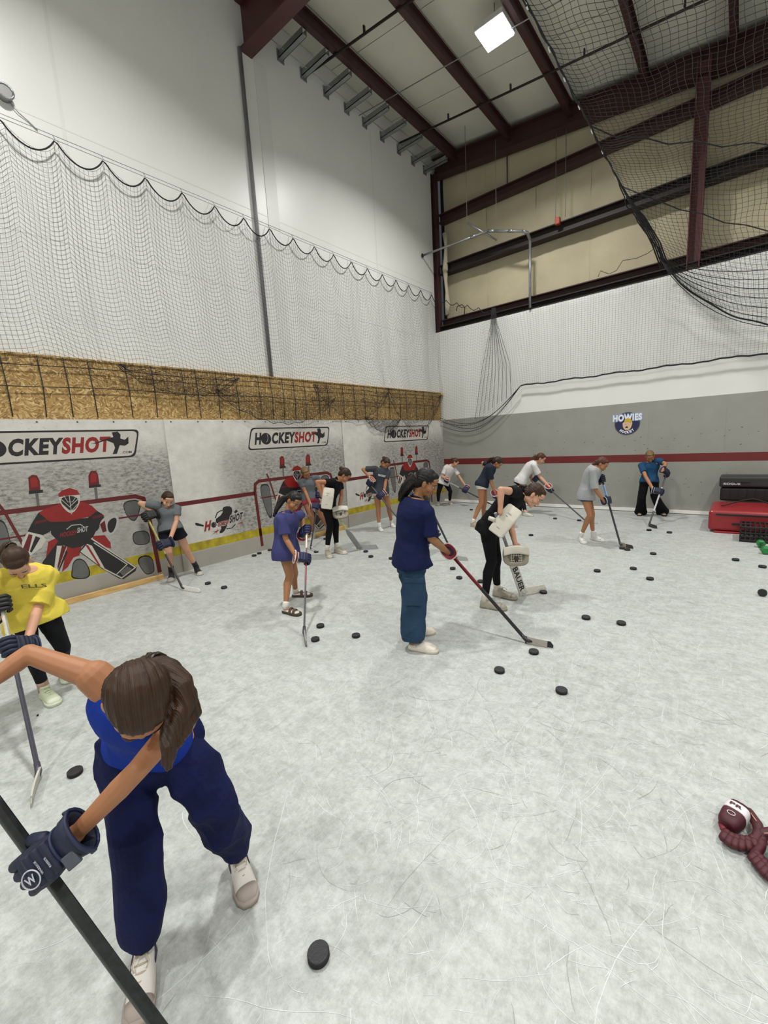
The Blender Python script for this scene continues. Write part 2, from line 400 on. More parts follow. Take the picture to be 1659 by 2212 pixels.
# short brackets between the left wall and the first purlin
for i, yb in enumerate((-4.6, -4.1, -3.55, -3.0, -2.47, -1.9, -1.3, -.75, -.25)):
    mb = MB(); zz = 8.33
    mb.box((-.1, yb-.045, zz-.05), (.54, yb+.045, zz-.04)).box((-.1, yb-.045, zz-.05), (.54, yb-.037, zz+.05)).box((-.1, yb+.037, zz-.05), (.54, yb+.045, zz+.05))
    mb.box((-.1, yb-.07, zz-.1), (-.085, yb+.07, zz+.08))
    mb.build('wall_bracket', M_galv, ceil)
MB().tube([(.06, -5.1, 8.32), (.06, -.1, 8.32)], .006, 6).build('bracket_rod', M_galv, ceil)

# ---------------------------------------------------------------- OSB band and its cords
osb = empty('strand_board_wall', (0, -5.4, 0)); tag(osb, 'band of strand board sheets standing above the printed banners', 'wall panel')
y = -14.6
while y < -.02:
    y1 = min(y+2.435, -.02)
    MB().box((-.09, y, .0), (-.015, y1, 2.965)).build('board', M_osb, osb, world=True); y += 2.44
MB().box((-.1, -14.6, 2.965), (.0, .0, 2.985)).build('top_cap', M_osb, osb, world=True)
MB().box((-.1, -.12, 2.9), (.09, -.02, 2.95)).build('end_block', M_wood, osb, world=True)
cg = empty('cord_grid', (.03, -5.4, 2.25)); tag(cg, 'open grid of black cords strung in front of the strand board', 'cord grid')
g = random.Random(2); y = -9.6
while y < -.3:
    j = g.uniform(-.02, .02); zt = 2.97
    MB().tube([(.012, y+j, 2.27), (.02, y+j*.2+.01, 2.6), (.012, y, zt)], .0055, 5).build('vertical_cord', M_net, cg, world=True)
    y += g.choice((.2, .25, .33, .42))
for z, sg in ((2.86, .01), (2.62, .012)):
    P = [(.026, -9.7+i*.4, z-sg*math.sin(i*1.1)) for i in range(25)]
    MB().tube(P, .005, 5).build('horizontal_cord', M_net, cg, world=True)
# lumber rail on the floor under the first banner
o = bevel(MB().box((.055, -10.9, 0), (.095, -7.75, .07)).build('lumber_rail', M_wood), .004); tag(o, 'pale lumber rail on the floor below the leftmost banner', 'board')
o = bevel(MB().box((.055, -5.5, 0), (.095, -4.02, .085)).build('lumber_rail', M_wood), .004)
tag(o, 'pale lumber rail on the floor behind the girl in pink shorts', 'board')

# ---------------------------------------------------------------- printed banners
M_ban = bpy.data.materials.new('printed_vinyl'); M_ban.use_nodes = True
N, Lk, b = nodes_of(M_ban); b.inputs['Roughness'].default_value = .45
tc = N.new('ShaderNodeTexCoord')
sx = N.new('ShaderNodeSeparateXYZ'); Lk.new(tc.outputs['Object'], sx.inputs[0])
s1 = noise(12, 8, (1, 1, 2.4), .75); q1 = ramp(s1.outputs['Fac'], ((.38, 1.0), (.56, 0.0)))
s2 = noise(1.0, 3); q2 = ramp(s2.outputs['Fac'], ((.38, .3), (.62, 1.0)))
def mth(op, a, bb=None, clamp=False):
    m_ = N.new('ShaderNodeMath'); m_.operation = op; m_.use_clamp = clamp
    for i, v in enumerate((a, bb)):
        if v is None: continue
        if isinstance(v, (int, float)): m_.inputs[i].default_value = v
        else: Lk.new(v, m_.inputs[i])
    return m_.outputs[0]
def smooth(src, a, bb):
    m_ = N.new('ShaderNodeMapRange'); m_.interpolation_type = 'SMOOTHSTEP'; Lk.new(src, m_.inputs[0]); m_.inputs[1].default_value = a; m_.inputs[2].default_value = bb; return m_.outputs[0]
mask = mth('MULTIPLY', mth('MULTIPLY', smooth(sx.outputs[1], .45, 1.15), smooth(sx.outputs[2], 2.05, 1.55)), smooth(sx.outputs[2], .0, .5))
st = mth('MULTIPLY', mth('MULTIPLY', q1.outputs[0], mask), q2.outputs[0])
greybase = mixc(mth('MULTIPLY', mask, .62), (*lin('d6d4ce'), 1), (*lin('8d8c86'), 1))
c1 = mixc(mth('MULTIPLY', st, .88), greybase, (*lin('3a3b3a'), 1))
v2 = N.new('ShaderNodeTexVoronoi'); v2.inputs['Scale'].default_value = 13; mpv = N.new('ShaderNodeMapping'); mpv.inputs['Scale'].default_value = (1, 1, 3); mpv.inputs['Rotation'].default_value = (.3, 0, 0)
Lk.new(tc.outputs['Object'], mpv.inputs[0]); Lk.new(mpv.outputs[0], v2.inputs['Vector']); qv = ramp(v2.outputs['Distance'], ((.10, 1.0), (.17, 0.0)))
c2 = mixc(mth('MULTIPLY', qv.outputs[0], mth('MULTIPLY', q2.outputs[0], .55)), c1, (*lin('55534f'), 1))
low = mixc(smooth(sx.outputs[2], .3, .24), c2, (*lin('a39f96'), 1))
s3 = noise(5, 6); q3 = ramp(s3.outputs['Fac'], ((.35, 1.0), (.7, 0.0))); c3 = mixc(mth('MULTIPLY', q3.outputs[0], .3), low, (*lin('8f8b81'), 1))
Lk.new(c3, b.inputs['Base Color'])
bp = N.new('ShaderNodeBump'); bp.inputs['Strength'].default_value = .3; bp.inputs['Distance'].default_value = .02
s4 = noise(2.2, 2); Lk.new(s4.outputs['Fac'], bp.inputs['Height']); Lk.new(bp.outputs[0], b.inputs['Normal'])

K = mat('print_black', '1f1d1e', .45, .1, 12); KR = mat('print_red', '861d1b', .45, .1, 9); KD = mat('print_dark_red', '5c1718', .45, .15, 9)
KW = mat('print_white', 'bcb8b0', .45, .04, 8); KG = mat('print_grey', '5b5b5a', .45, .25, 4); KY = mat('print_yellow', 'a8971f', .5, .3, 9); KL = mat('print_light_grey', 'a9a8a4', .45, .1, 8)
B1 = -10.95      # where the leftmost banner's print starts
class Print:
    """flat print on the banner: points come as (s, z) on the sheet"""
    def __init__(s, parent): s.p = parent
    def new(s): s.mb = MB(); s.lay = 0; s.m = []; return s
    def use(s, m):
        if m not in s.m: s.m.append(m)
        s.mb.k = s.m.index(m); s.lay += 1; return s
    def x(s): return .0015+.00004*s.lay
    def poly(s, pts): s.lay += .35; s.mb.add([(s.x(), a, z) for a, z in pts], [tuple(range(len(pts)))]); return s
    def line(s, pts, wd):
        for (a, z), (c, y) in zip(pts, pts[1:]):
            d = math.hypot(c-a, y-z) or 1; nx, nz = -(y-z)/d*wd/2, (c-a)/d*wd/2; ex, ez = (c-a)/d*wd*.3, (y-z)/d*wd*.3
            s.poly([(a-ex+nx, z-ez+nz), (c+ex+nx, y+ez+nz), (c+ex-nx, y+ez-nz), (a-ex-nx, z-ez-nz)])
        return s
    def disc(s, a, z, ra, rz=None, n=20): return s.poly([(a+ra*math.cos(k*2*math.pi/n), z+(rz or ra)*math.sin(k*2*math.pi/n)) for k in range(n)])
    def text(s, t, p0, p1, p2, bold=.02):
        f = lambda p: (s.x(), p[0], p[1]); put_text(s.mb, t, f(p0), f(p1), f(p2), bold); return s
    def done(s, name): return s.mb.build(name, s.m, s.p, smooth=False)
def conv(off, sc, o0):
    ox, oy = off
    return lambda *pts: [((lambda w_: (w_.y-o0, w_.z))(at(ox+a/sc, oy+b_/sc, X=.03))) for a, b_ in pts]
c1_ = conv((0, 920), 4.74, B1)
c2_ = conv((300, 1040), 6.38, B1+3.55)
def smoothpoly(P, it=2):
    for _ in range(it):
        Q = []
        for i in range(len(P)):
            a, b_ = P[i], P[(i+1) % len(P)]
            Q += [(a[0]*.75+b_[0]*.25, a[1]*.75+b_[1]*.25), (a[0]*.25+b_[0]*.75, a[1]*.25+b_[1]*.75)]
        P = Q
    return P
def make_banner():
    r = empty('printed_banner', (.0, B1, 0))
    mb = MB(); mb.box((-.012, .0, .0), (0.001, 3.87, 2.245)); mb.build('sheet', M_ban, r)
    p = Print(r)
    p.new().use(KD).poly([(0, .985), (1.34, .985), (1.34, 1.05), (0, 1.05)]); p.done('red_line')
    p.new().use(KY).poly([(0, .27), (3.87, .27), (3.87, .40), (0, .40)]); p.done('yellow_stripe')
    # sign
    def para(i):
        a, bt = 1.34+i, 3.22-i; P = [(a-.02, 1.745+i), (a+.0, 2.115-i), (bt+.02, 2.115-i), (bt-.02, 1.745+i)]
        P = [(1.30+i*1.1, 1.745+i), (1.40+i*.9, 2.115-i), (3.20-i*1.1, 2.115-i), (3.10-i*.9, 1.745+i)]
        out = []
        for k in range(4):
            a_, b_, c_ = Vector(P[k-1]), Vector(P[k]), Vector(P[(k+1) % 4]); r_ = .07
            p0 = b_+(a_-b_).normalized()*r_; p1 = b_+(c_-b_).normalized()*r_
            for t in (0, .25, .5, .75, 1): q = p0*(1-t)**2+b_*2*t*(1-t)+p1*t*t; out.append((q.x, q.y))
        return out
    p.new().use(K).poly(para(0)).use(KW).poly(para(.022)).use(K)
    p.text('H', (1.44, 1.83), (1.56, 1.83), (1.48, 2.03), .05)
    p.text('CKEY', (1.78, 1.83), (2.29, 1.83), (1.82, 2.03), .05)
    p.use(K).disc(1.68, 1.925, .105, .10); p.use(KL).line([(1.62+.1*math.cos(t), 1.95+.105*math.sin(t)) for t in (-.9, -.6, -.3, 0, .3, .5)], .008)
    p.use(KR).text('SHOT', (2.28, 1.83), (2.80, 1.83), (2.32, 2.03), .05)
    p.use(K).poly([(2.86, 2.08), (2.93, 2.09), (2.96, 2.05), (2.95, 2.0), (3.0, 1.98), (3.05, 2.02), (3.04, 1.93), (2.99, 1.90), (2.93, 1.91), (2.88, 1.80), (2.83, 1.80), (2.87, 1.88), (2.86, 1.94), (2.78, 1.98), (2.66, 1.94), (2.60, 1.95), (2.66, 1.955), (2.78, 2.0), (2.87, 2.02)])
    p.text('.COM', (2.94, 1.80), (3.06, 1.80), (2.945, 1.83), .02); p.done('printed_sign')
    # goal frame
    p.new().use(KD)
    a0, a1 = 1.37, 3.08
    p.line([(1.38, .10), (1.35, 1.05), (1.37, 1.17), (1.45, 1.215), (3.02, 1.215), (3.12, 1.17), (3.15, 1.05), (3.19, .10)], .055)
    p.use(KD).line([(1.62, 1.32), (1.66, 1.22), (1.76, .82)], .03).line([(1.45, .92), (1.8, .92)], .02).line([(2.75, .95), (3.1, .95)], .02)
    p.done('printed_goal')
    tg = lambda m, *P: p.new().use(K).poly(smoothpoly(P)).use(KG).poly(smoothpoly([(sum(q[0] for q in P)/len(P)*.1+a*.9, sum(q[1] for q in P)/len(P)*.1+z*.9) for a, z in P])).done('printed_pad')
    tg(0, (1.42, 1.15), (1.62, 1.16), (1.66, 1.05), (1.66, .55), (1.56, .53))
    tg(0, *c1_((1380, 1080), (1530, 1070), (1550, 1180), (1510, 1220), (1390, 1225), (1360, 1150)))
    tg(0, *c1_((1390, 1350), (1560, 1315), (1600, 1480), (1560, 1520), (1490, 1530)))
    tg(0, *c1_((1265, 770), (1470, 750), (1410, 980), (1340, 970), (1280, 880)))
    tg(0, *c1_((760, 1370), (860, 1355), (935, 1480), (920, 1570), (740, 1575), (735, 1500)))
    # goal lights
    for L in (dict(d=((295, 530), (335, 500), (385, 508), (412, 560), (420, 655), (305, 668)), b=((300, 700), (300, 668), (445, 652), (447, 684)), s=((365, 695), (398, 690), (412, 822), (388, 830))),
              dict(d=((912, 510), (935, 462), (990, 458), (1012, 500), (1025, 600), (918, 615)), b=((918, 637), (916, 612), (1040, 598), (1042, 624)), s=((970, 635), (1000, 630), (1012, 755), (985, 762)))):
        p.new().use(KG).poly(c1_(*L['s'])).use(KD).poly(c1_(*L['d'])).use(K).poly(c1_(*L['b'])); D = c1_(*L['d'])
        p.use(KR).poly([(sum(q[0] for q in D)/6*.35+a*.65, sum(q[1] for q in D)/6*.35+z*.65) for a, z in D]); p.done('printed_goal_light')
    # goalie
    p.new().use(KR)
    p.poly(c1_((500, 1190), (600, 1140), (650, 1220), (560, 1420), (470, 1400)))
    p.poly(c1_((960, 1130), (1080, 1120), (1140, 1200), (1145, 1258), (1060, 1240), (960, 1190)))
    p.poly(c1_((700, 1210), (850, 1210), (820, 1330), (760, 1350), (700, 1450), (640, 1500)))
    p.use(K).poly(c1_((600, 1185), (650, 1215), (700, 1300), (560, 1600), (430, 1530), (440, 1400)))
    p.use(KW).poly(c1_((590, 1230), (700, 1230), (560, 1590), (550, 1560)))
    p.use(KD).poly(c1_((640, 1230), (690, 1235), (600, 1480), (595, 1440)))
    p.use(K).poly(c1_((930, 1140), (1410, 1450), (1395, 1490), (1270, 1575), (1225, 1565), (1060, 1470), (815, 1290), (870, 1220)))
    p.use(KW).poly(c1_((900, 1210), (950, 1230), (1090, 1480), (1060, 1462), (830, 1290)))
    p.use(KR).poly(c1_((880, 1220), (910, 1225), (1040, 1440), (1015, 1430)))
    p.use(KW).line(c1_((935, 1150), (1395, 1452), (1255, 1560), (1080, 1470)), .016).line(c1_((970, 1200), (1310, 1420), (1205, 1520)), .012)
    p.use(KG).poly(c1_((1235, 1500), (1310, 1440), (1360, 1465), (1270, 1545)))
    p.use(K).poly(c1_((400, 890), (330, 1000), (280, 1100), (430, 1130), (510, 1090), (600, 1000), (620, 860)))
    p.poly(c1_((930, 830), (1050, 900), (1090, 960), (1030, 1030), (1000, 1080), (900, 1000)))
    p.poly(c1_((520, 980), (940, 940), (1010, 1040), (960, 1140), (850, 1235), (750, 1258), (640, 1220), (530, 1110)))
    p.use(KD).poly(c1_((370, 980), (510, 950), (500, 975), (355, 1010))).poly(c1_((950, 930), (1060, 905), (1075, 925), (960, 955)))
    p.use(KR).poly(c1_((400, 890), (470, 850), (620, 800), (850, 775), (950, 820), (1000, 870), (930, 930), (700, 980), (520, 985)))
    p.use(KW).poly(c1_((290, 1085), (440, 1120), (480, 1170), (430, 1250), (320, 1330), (225, 1270), (230, 1190)))
    p.use(KD).poly(c1_((300, 1110), (340, 1120), (300, 1290), (240, 1260))).use(K).poly(c1_((370, 1130), (420, 1150), (330, 1300), (310, 1290)))
    p.use(KL).poly(smoothpoly(c1_((1015, 1000), (1110, 905), (1190, 895), (1235, 960), (1200, 1085), (1120, 1135), (1045, 1110))))
    p.use(K).poly(smoothpoly(c1_((1100, 990), (1180, 930), (1210, 970), (1170, 1090), (1120, 1100)))).use(KD).poly(c1_((1030, 1010), (1080, 970), (1100, 1080), (1060, 1095)))
    p.use(KW).poly(smoothpoly(c1_((600, 720), (640, 650), (720, 630), (800, 655), (832, 720), (820, 810), (740, 915), (640, 830))))
    p.use(KR).poly(c1_((605, 700), (640, 660), (720, 635), (800, 660), (825, 705), (720, 715), (610, 730)))
    p.use(K).poly(smoothpoly(c1_((620, 740), (720, 712), (815, 740), (800, 830), (740, 880), (650, 820))))
    p.use(KL).line(c1_((715, 712), (740, 905)), .008).line(c1_((620, 740), (720, 830), (815, 740)), .008).line(c1_((640, 800), (730, 880), (805, 800)), .008).line(c1_((660, 715), (700, 780), (750, 780), (790, 715)), .006)
    p.use(KR).text('HOCKEY', c1_((620, 1145))[0], c1_((790, 1115))[0], c1_((625, 1095))[0], .03)
    p.use(KL).text('SHOT', c1_((795, 1100))[0], c1_((905, 1080))[0], c1_((800, 1045))[0], .03).line(c1_((690, 1060), (740, 1020), (830, 1010), (870, 1040)), .01)
    p.done('printed_goalie')
    # emblem
    p.new().use(K).line(c2_((1075, 500), (1100, 430), (1150, 400), (1200, 400)), .016).line(c2_((1230, 650), (1300, 640), (1350, 590)), .016)
    p.poly(c2_((800, 568), (830, 570), (915, 598), (912, 622), (815, 605), (797, 590)))
    p.poly(smoothpoly(c2_((1050, 540), (1180, 440), (1170, 360), (1215, 340), (1290, 340), (1310, 400), (1290, 470), (1240, 600), (1190, 700), (1120, 715), (1170, 620)), 1))
    p.poly(c2_((1330, 420), (1360, 385), (1385, 410), (1350, 440)))
    p.use(KW).text('H', c2_((912, 705))[0], c2_((1012, 685))[0], c2_((935, 535))[0], .11)
    p.use(KR).text('H', c2_((922, 690))[0], c2_((1000, 668))[0], c2_((942, 550))[0], .06)
    p.use(KW).text('CKEY', c2_((1098, 635))[0], c2_((1265, 590))[0], c2_((1108, 560))[0], .1)
    p.use(KR).text('CKEY', c2_((1102, 628))[0], c2_((1260, 583))[0], c2_((1112, 563))[0], .04)
    p.use(KW).text('SHOT', c2_((1262, 585))[0], c2_((1450, 525))[0], c2_((1272, 460))[0], .1)
    p.use(K).text('SHOT', c2_((1268, 578))[0], c2_((1445, 520))[0], c2_((1277, 470))[0], .05)
    p.use(KR).text('.com', c2_((1375, 592))[0], c2_((1450, 570))[0], c2_((1377, 570))[0], .03)
    cc = c2_((1055, 595))[0]; p.use(K).disc(cc[0], cc[1], .045); p.use(KL).line([(cc[0]-.01+.035*math.cos(t), cc[1]+.035*math.sin(t)) for t in (-.8, -.2, .4, .9)], .005)
    p.use(KR)
    for q in ((1020, 690), (1030, 730), (1090, 740), (1110, 640), (1150, 650)): p.poly(c2_((1090, 680), q, (1100, 690)))
    p.done('printed_emblem')
    for k in range(10):
        P = MB(); P.tube([(.0016, .1+k*.4, 2.215), (.004, .1+k*.4, 2.215)], .011, 8); P.build('grommet', mat('grommet_brass', '6f6a5c', .4, .1, 9, metal=.6), r)
    return r
ban = make_banner()
tag(ban, 'leftmost printed shooting banner, partly cut off by the left edge', 'banner', 'printed shooting banners')
def copy_tree(o, parent=None):
    c = o.copy(); col.objects.link(c); c.parent = parent
    for ch in list(o.children): copy_tree(ch, c)
    return c
for i, lb in ((1, 'middle printed shooting banner behind the girl in purple'), (2, 'far right printed shooting banner beside the grey wall')):
    c = copy_tree(ban); c.location = (.018*i, B1+3.53*i, 0); tag(c, lb)

# ---------------------------------------------------------------- netting
def strands(P, rad, m, name, parent, n=3):
    """P: grid (rows, cols, 3); a twine along every row and column, one mesh"""
    P = np.asarray(P, float); Vs = []; Fs = []; base = 0
    for arr in (P, P.transpose(1, 0, 2)):
        A, B = arr.shape[:2]
        T = np.zeros_like(arr); T[:, 1:-1] = arr[:, 2:]-arr[:, :-2]; T[:, 0] = arr[:, 1]-arr[:, 0]; T[:, -1] = arr[:, -1]-arr[:, -2]
        T /= np.linalg.norm(T, axis=2, keepdims=True)+1e-9
        ref = np.where(np.abs(T[..., :1]) < .7, np.array([1., 0, 0]), np.array([0, 1., 0]))
        s_ = np.cross(T, ref); s_ /= np.linalg.norm(s_, axis=2, keepdims=True)+1e-9; f_ = np.cross(T, s_)
        ring = [arr+rad*(math.cos(2*math.pi*k/n)*s_+math.sin(2*math.pi*k/n)*f_) for k in range(n)]
        V = np.stack(ring, 2).reshape(-1, 3)
        a = np.arange(A)[:, None, None]; bq = np.arange(B-1)[None, :, None]; k = np.arange(n)[None, None, :]; k2 = (k+1) % n
        idx = lambda b_, kk: base+(a*B+b_)*n+kk
        F = np.stack([idx(bq, k)+0*k, idx(bq, k2)+0*k, idx(bq+1, k2)+0*k, idx(bq+1, k)+0*k], -1).reshape(-1, 4)
        Vs.append(V); Fs.append(F); base += len(V)
    V = np.concatenate(Vs); F = np.concatenate(Fs)
    me = bpy.data.meshes.new(name); me.vertices.add(len(V)); me.vertices.foreach_set('co', V.ravel())
    me.loops.add(F.size); me.loops.foreach_set('vertex_index', F.ravel().astype(np.int32))
    me.polygons.add(len(F)); me.polygons.foreach_set('loop_start', np.arange(0, F.size, 4, dtype=np.int32)); 
    me.update(calc_edges=True); me.materials.append(m)
    o = child(name, me, parent); o['kind'] = 'stuff'; return o
# left wall net: scalloped head rope at z 5.45, foot drapes over the strand board
ln = empty('wall_net', (.02, -5, 5.45)); tag(ln, 'black safety net with scalloped top hanging on the left white wall', 'net')
pk = 0.495; y_start = -11.16
def headz(y):
    q = ((y-y_start)/pk) % 1.0; return 5.44-.20*(4*q*(1-q))**.85
foot = [(0, 800), (100, 785), (160, 800), (230, 838), (300, 850), (380, 846), (440, 870), (560, 905), (610, 905), (655, 925), (700, 915), (745, 910), (800, 905), (840, 925), (868, 950), (890, 915), (930, 905), (962, 905)]
FY = [at(a, b_, X=.06) for a, b_ in foot]; fy = [p.y for p in FY]; fz = [p.z for p in FY]
ycols = np.arange(-11.6, -.03, .048); rows = 50; P = np.zeros((rows, len(ycols), 3))
for j, y in enumerate(ycols):
    zt = headz(y); zb = float(np.interp(y, fy, fz)); 
    for i in range(rows):
        q = i/(rows-1); 
        z = zt-(zt-zb)*q**.97
        bulge = .05*math.sin(y*2*math.pi/pk*.5+.4)*min(1, q*3)+.03*math.sin(y*7.3+q*3)+.005*math.sin(y*19)
        lowout = .03*max(0, (3.1-z))*4
        xo = -.015+.085*min(1, max(0, (3.5-z)/.45)); P[i, j] = (xo+max(-.03, bulge)*.6, y+.03*math.sin(q*5+y*1.3), z-.015*math.sin(y*2*math.pi/pk))
strands(P, .0017, M_net, 'netting', ln)
# loose lower layer: gathered folds in front of the board
for (ya, yb, zt, dz) in ((-7.9, -6.2, 2.93, .32), (-6.6, -4.1, 2.7, .5), (-4.6, -2.4, 2.9, .62), (-3.2, -2.0, 2.3, .30), (-2.4, -.15, 2.95, .95)):
    cc = np.arange(0, 1.001, 1/46); Q = np.zeros((14, len(cc), 3))
    for j, t in enumerate(cc):
        y = ya+(yb-ya)*t; sg = math.sin(math.pi*t)**.7
        for i in range(14):
            q = i/13; Q[i, j] = (.085+.015*math.sin(17*t+i*.8), y+.02*math.sin(i*1.3+t*8), zt-.05*t-dz*sg*q-.02*math.sin(j*1.1+i))
    strands(Q, .0021, M_net, 'loose_netting', ln)
    MB().tube([Q[13, j] for j in range(0, len(cc), 2)], .0045, 5).build('foot_rope', M_net, ln, world=True)
mb = MB(); yy = np.arange(-11.6, -.02, .0495/1.5)
mb.tube([(-.01, y, headz(y)) for y in yy], .009, 5); mb.build('head_rope', M_net, ln, world=True)
MB().tube([(-.07, -17.5, 5.52), (-.07, -.1, 5.5)], .0035, 5).build('support_wire', M_galv, ln, world=True)
y = y_start
while y < -.05:
    MB().tube([(-.01, y, 5.44), (-.06, y, 5.5)], .004, 5).build('clip', M_galv, ln, world=True); y += pk
# back wall net
bn = empty('wall_net', (3, -.1, 4.6)); tag(bn, 'black safety net draped over the white upper part of the back wall', 'net')
nx = 150; rows = 44; P = np.zeros((rows, nx, 3))
for j in range(nx):
    t = j/(nx-1); xb = .05+t*7.9
    xt = .05+t*7.9
    g_ = math.exp(-((xt-1.6)/.75)**2); xt = xt+(1.6-xt)*.8*g_
    zt = 5.38-(xt)*.43 if xt < 1.65 else 4.62
    if xt < 1.65: zt -= .09*abs(math.sin(xt*math.pi/.30))
    zbv = float(np.interp(xb, [0, .3, .75, 1.2, 1.6, 1.9, 2.27, 8], [2.25, 2.1, 1.92, 1.88, 2.1, 2.4, 2.87, 2.87]))
    for i in range(rows):
        q = i/(rows-1); xx = xt+(xb-xt)*q**.8; z = zt-(zt-zbv)*q
        P[i, j] = (xx, -.125-.03*math.sin(xx*9.5)-.012*math.sin(xx*23+q*2)-.05*q*math.sin(math.pi*min(1, xb/2.27)), z)
strands(P, .0014, M_net, 'netting', bn)
XX = np.arange(2.27, 7.95, .08)
mb = MB(); mb.tube([(x, -.12, 2.875-.012*math.sin(x*7)-.006*math.sin(x*23)) for x in XX], .016, 6); mb.build('foot_rope', M_net, bn, world=True)
for k, (za, zb2) in enumerate(((2.2, 2.86), (2.3, 2.87), (2.1, 2.85), (2.25, 2.86))):
    mb = MB(); mb.tube([(.05+2.22*t, -.14-.01*k, za+(zb2-za)*t**1.5-(.33+.05*k)*math.sin(math.pi*t**1.1)) for t in np.linspace(0, 1, 26)], .006, 5); mb.build('fold', M_net, bn, world=True)
for k in range(9):
    xo = 1.3+.09*k; mb = MB(); mb.tube([(1.62+.012*(k-4), -.12, 4.75), (1.62+.02*(k-4), -.13, 4.4), (xo, -.14, 3.4), (xo-.1+.03*(k-4), -.14, 2.2+.06*k)], .0045, 5); mb.build('fold', M_net, bn, world=True)
mb = MB(); XX = np.arange(.05, 1.66, .025)
mb.tube([(x, -.07, 5.38-x*.43-.09*abs(math.sin(x*math.pi/.30))) for x in XX], .008, 5); mb.build('head_rope', M_net, bn, world=True)
# overhead net, drawn back to a cable that runs to the back wall
on = empty('overhead_net', (4.66, -5, 5.45)); tag(on, 'black overhead net clipped along a cable, sagging at upper right', 'net')
ny = 130; nx = 88; P = np.zeros((nx, ny, 3)); Y0, Y1 = -9.2, -.25
for j in range(ny):
    s_ = j/(ny-1); Y = Y0+(Y1-Y0)*s_
    for i in range(nx):
        t = i/(nx-1); X = 4.66+t*5.6
        sag = .25+.45*s_+1.35*max(0, (s_-.72)/.28)**1.6
        z = 5.45-sag*(4*t*(1-t))**.8-.5*max(0, (s_-.8)/.2)*(1-t)
        yy = Y-.9*math.sin(math.pi*t)*max(0, s_-.75)*0
        P[i, j] = (X+.008*math.sin(j*.9+i*.3)+.25*max(0, (s_-.85)/.15)*(1-t)*1.2, yy+.02*math.sin(i*.7), z+.015*math.sin(i*.55+j*.35))
strands(P, .0023, M_net, 'netting', on)
MB().tube([(4.66, -17, 5.46), (4.66, -.05, 5.46)], .007, 6).build('cable', M_net, on, world=True)
mb = MB(); edge = [P[0, j] for j in range(ny)]; mb.tube(edge, .008, 6); mb.build('edge_rope', M_net, on, world=True)
mb = MB(); edge = [P[i, -1] for i in range(nx)]; mb.tube(edge, .014, 6); mb.build('edge_rope', M_net, on, world=True)
for k in range(7):
    mb = MB(); a = []
    for t in np.linspace(0, 1, 24):
        X = 4.95+t*4.2; z = 4.85-(.70+.16*k)*(4*t*(1-t))**.85; a.append((X, -.22-.02*k, z))
    mb.tube(a, .006, 5); mb.build('fold', M_net, on, world=True)
for k in range(5):
    a = [Vector((4.68, -2.6+.25*k, 5.42)), Vector((4.75+.02*k, -1.4+.1*k, 5.3)), Vector((4.88+.03*k, -.5, 5.0)), Vector((5.0+.03*k, -.22, 4.62))]
    MB().tube(a, .012, 6).build('fold', M_net, on, world=True)
IP = lambda i, j: P[i, int(j)]*(1-j % 1)+P[i, int(j)+1]*(j % 1)
a = [IP(i, j) for i, j in zip(range(0, 58, 4), np.linspace(78, 108, 15))]; MB().tube(a, .008, 5).build('seam_rope', M_net, on, world=True)
a = [IP(i, j) for i, j in zip(range(0, 64, 4), np.linspace(102, 121, 16))]; MB().tube(a, .008, 5).build('seam_rope', M_net, on, world=True)
for Y in (-5.87, -5.3, -4.83, -4.3, -3.75, -3.22, -2.4, -1.7, -6.6, -7.4):
    MB().tube([(4.66, Y, 5.475), (4.655, Y+.015, 5.44), (4.665, Y+.03, 5.41)], .008, 6).build('clip', mat('bright_clip', 'dcdcdc', .2, .02, 5, metal=.9), on, world=True)

a = [at(x, y, Y=-.06) for x, y in ((1292, 598), (1297, 585), (1316, 592), (1332, 584), (1345, 563), (1375, 558), (1398, 548), (1412, 538))]; MB().tube(a, .006, 5).build('head_rope', M_net, bn, world=True)
a = [at(x, y, Y=-.04) for x, y in ((985, 672), (988, 662), (998, 658), (1004, 664), (1003, 680))]; MB().tube(a, .010, 6).build('hook', M_steel2, bn, world=True)
# ---------------------------------------------------------------- posts, pipes, chains
pipe = tag(MB().tube([(-.067, -5.44, 2.99), (-.067, -5.44, 7.96)], .031, 12).build('vertical_pipe', mat('grey_conduit', '77767a', .4, .1, 6)), 'grey vertical pipe running up the white wall to the rafter', 'pipe')
pp = empty('sprinkler_pipe', (2.49, -.1, 4.55)); tag(pp, 'galvanised pipe run crossing in front of the tan insulated wall', 'pipe')
def pp_tube(nm, pts, r=.028): MB().tube(pts, r, 10).build(nm, M_galv, pp, world=True)
PY = -.28
a = [at(1145, 665, Y=-.035), at(1145, 518, Y=-.05)]
pp_tube('riser', a); b0 = at(1129, 499, Y=PY); pp_tube('elbow', [a[1], (a[1]+b0)/2+Vector((.02, 0, .05)), b0], .036)
b1 = at(1054, 499, Y=PY); pp_tube('branch', [b0, b1]); b2 = at(913, 552, X=-.07); pp_tube('branch', [b1, b2], .024)
pp_tube('coupling', [b1+(b2-b1)*.17, b1+(b2-b1)*.25], .036); pp_tube('coupling', [b1, b1+(b0-b1)*.2], .034); pp_tube('coupling', [b0+(b1-b0)*.25, b0+(b1-b0)*.4], .034)
c0 = at(1009, 481, Y=-.5); pp_tube('branch', [c0, at(1073, 519, Y=-.12)], .02)
MB().ell(b2, (.012, .05, .05)).build('wall_flange', M_steel2, pp, world=True)
for lb, (a, b_) in (('long thin chain hanging left of the pipe elbow', ((1009, 268), (1009, 481))), ('thin chain hanging above the pipe bend', ((1072, 300), (1072, 465)))):
    p0 = at(*a, Y=-.5); p1 = at(*b_, Y=-.5); p0.x = p1.x
    tag(MB().tube([p0, p1], .006, 5).build('hanging_chain', M_galv), lb, 'chain')
